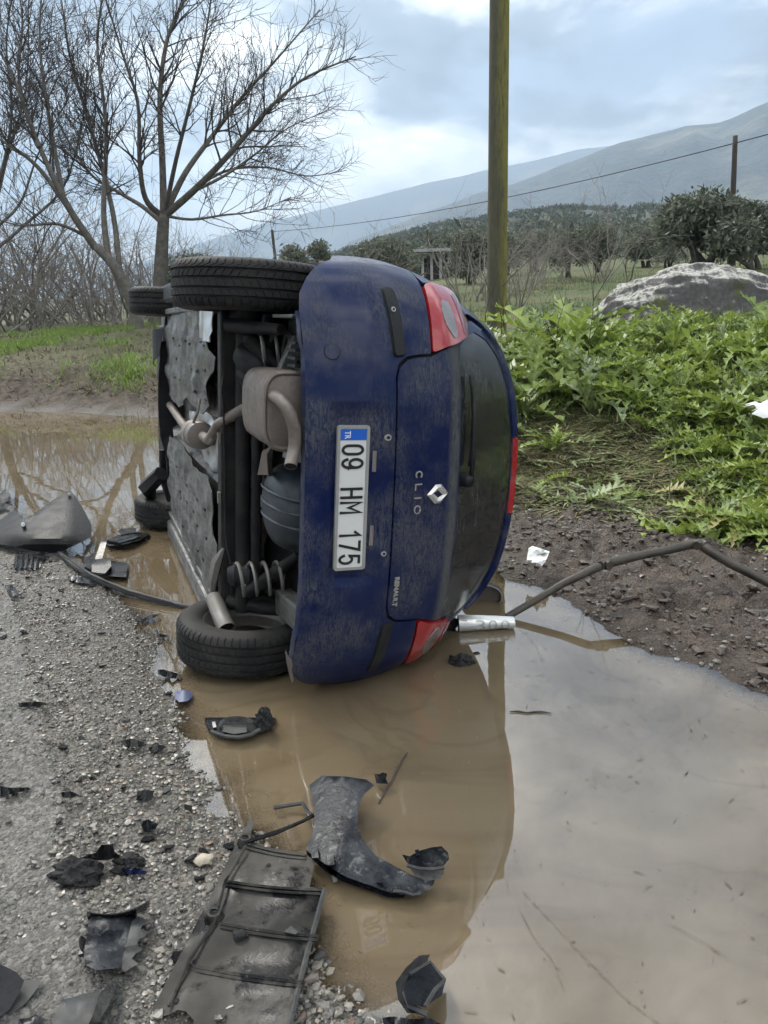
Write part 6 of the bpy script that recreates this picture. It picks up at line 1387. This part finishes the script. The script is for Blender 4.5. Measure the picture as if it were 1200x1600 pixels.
mudc = box_sampler(.2, 3.4, 2.5, 5.6, lambda X, Y, rg: (pudd_sd(X, Y) > .0) & (bnk(X, Y) < 1.0) & (fbm(X*2.2, Y*2.2, 3, 88)+.35*rg.random(len(X)) > .05))
gravel(2600, mudc, .006, .030, 25, 'mud_clods', 'wet brown clods churned up on the muddy shore')
stone_mat = _sm
st_me = []
for k in range(6):
    rg = np.random.default_rng(500+k); V = IV*(1+.22*rg.normal(size=(len(IV),1)))*np.array([1.2, .95, .62]); me = bpy.data.meshes.new('stone'); me.from_pydata(V.tolist(), [], IF.tolist()); me.materials.append(stone_mat); st_me.append(me)
rg = np.random.default_rng(31); Xs, Ys = box_sampler(-.95, .15, 1.05, 2.6, lambda X, Y, rg_: (asd(X, Y) > -.05) & (pudd_sd(X, Y) > -.02))(210, rg); Zs = ground_z(Xs, Ys)
for x, y, z in zip(Xs, Ys, Zs):
    o = bpy.data.objects.new('stone', st_me[rw.randrange(6)]); COL.objects.link(o); o.parent = ground; s = rw.uniform(.006, .0125); o.location = (x, y, z+.35*s); o.scale = (s, s, s); o.rotation_euler = (rw.uniform(-.3,.3), rw.uniform(-.3,.3), rw.uniform(0,6.28))
# ---- little crumbs of black plastic all over the gravel
cr_me = []
for k in range(5):
    r_ = random.Random(900+k); nn = r_.randint(5, 7); pts = [(math.cos(2*math.pi*i/nn+r_.uniform(-.3,.3))*r_.uniform(.5,1.2), math.sin(2*math.pi*i/nn)*r_.uniform(.35,.8)) for i in range(nn)]
    mb = sheet(pts, lambda u, v_, sd: Vector((u, v_, .25+.35*u*(k-2)*.4+(-.22 if sd else 0))), .2, 3.0); me = bpy.data.meshes.new('crumb'); me.from_pydata(mb.v, [], mb.f); me.materials.append(wet_pl if k % 2 else dull_pl); cr_me.append(me)
rg = np.random.default_rng(41); Xs, Ys = box_sampler(-2.2, .1, 1.1, 4.6, lambda X, Y, rg_: (pudd_sd(X, Y) > .02) & (X < .1) & (X > -.62*Y) & (X > -.5*Y-.2))(80, rg); Zs = ground_z(Xs, Ys)
for x, y, z in zip(Xs, Ys, Zs):
    o = bpy.data.objects.new('plastic_crumb', rw.choice(cr_me)); COL.objects.link(o); s = rw.uniform(.008, .024); o.location = (x, y, z+.003); o.scale = (s, s, s); o.rotation_euler = (rw.uniform(-.3,.3), rw.uniform(-.3,.3), rw.uniform(0,6.28))
    tag(o, 'tiny black plastic crumb among the crumbs strewn over the '+('worn asphalt' if float(poly_sd(np.array([x]), np.array([y]), ASPH)[0]) < 0 else 'near gravel' if y < 2.2 else 'far gravel'), 'plastic crumb', 'black crumbs strewn over the road')
# ---- twigs floating on the water
for x0, y0, x1, y1, lab in ((797,1112,861,1113,'thin dark twig floating right of the car reflection'),(592,1255,636,1174,'slender half sunk twig above the arched liner'),(955,946,998,948,'short dark stick on the wet mud by the pipe'),(905,552,960,556,'dark stick lying among the weeds below the boulder')):
    if y0 > 900: a_, b_ = G(x0, y0, .004), G(x1, y1, .004)
    else: a_, b_ = hit(x0, y0)+Vector((0,0,.25)), hit(x1, y1)+Vector((0,0,.25))
    if 940 < y0 < 950: a_.z = gz(a_.x, a_.y)+.012; b_.z = gz(b_.x, b_.y)+.012
    mb = MB(); mb.tube([a_.lerp(b_, k/5)+Vector((0, .006*math.sin(k*2.2), 0)) for k in range(6)], [.002,.0035,.003,.0035,.003,.0015] if y0 > 1000 else .008, 5); tag(settle(mb, 'twig', twig_m), lab, 'twig')
rg = np.random.default_rng(77)
float_ok = box_sampler(-.6, 1.5, 1.0, 3.4, lambda X, Y, rg_: pudd_sd(X, Y) < -.05)
def floaters(n, seed):
    rg = np.random.default_rng(seed); X, Y = float_ok(n, rg); n = len(X); a = rg.random(n)*6.28; L = .002+.012*rg.random(n)**4; w = .0012+.001*rg.random(n)
    d = np.stack([np.cos(a), np.sin(a), 0*a], 1); s = np.stack([-np.sin(a), np.cos(a), 0*a], 1); c = np.stack([X, Y, 0*X+.003], 1)
    V = np.stack([c-d*L[:,None]-s*w[:,None], c+d*L[:,None]-s*w[:,None]*.4, c+d*L[:,None]+s*w[:,None], c-d*L[:,None]+s*w[:,None]*.5], 1).reshape(-1,3)
    tag(np_obj('floating_specks', V, np.arange(4*n).reshape(n,4), brown_m), 'specks of leaf and straw floating on the muddy water', 'specks', kind='stuff')
floaters(420, 3)
# thin lines of scum drifting on the water
def scum(pts, seed, label):
    rg = np.random.default_rng(seed); P = [G(x, y, .003) for x, y in pts]; Q = smooth_path(P, 40); n = len(Q); c = np.array([q[:] for q in Q])+np.stack([rg.normal(0, .0022, n).cumsum()*.25, rg.normal(0, .0022, n).cumsum()*.25, np.zeros(n)], 1)
    c[:, 2] = .0032; w = .0003+.0007*np.abs(rg.normal(size=n))**1.5*np.where(rg.random(n) < .12, 2.2, .6); d = np.gradient(c, axis=0); s_ = np.stack([-d[:,1], d[:,0], 0*d[:,0]], 1); s_ /= np.linalg.norm(s_, axis=1)[:,None]+1e-9
    V = np.stack([c-s_*w[:,None], c+s_*w[:,None]], 1).reshape(-1,3); F = np.array([[2*i, 2*i+1, 2*i+3, 2*i+2] for i in range(n-1) if rg.random() < .62]); tag(np_obj('floating_scum', V, F, brown_m), label, 'scum', kind='stuff')
scum([(818,1395),(850,1425),(890,1465),(935,1510),(985,1555),(1030,1590)], 1, 'thin dark line of scum drifting across the lower right water')
scum([(812,1420),(835,1465),(862,1500),(880,1545)], 2, 'short line of scum beside the longer one')
scum([(1050,1445),(1075,1460),(1110,1480),(1140,1500)], 3, 'faint scum line at the right of the puddle')
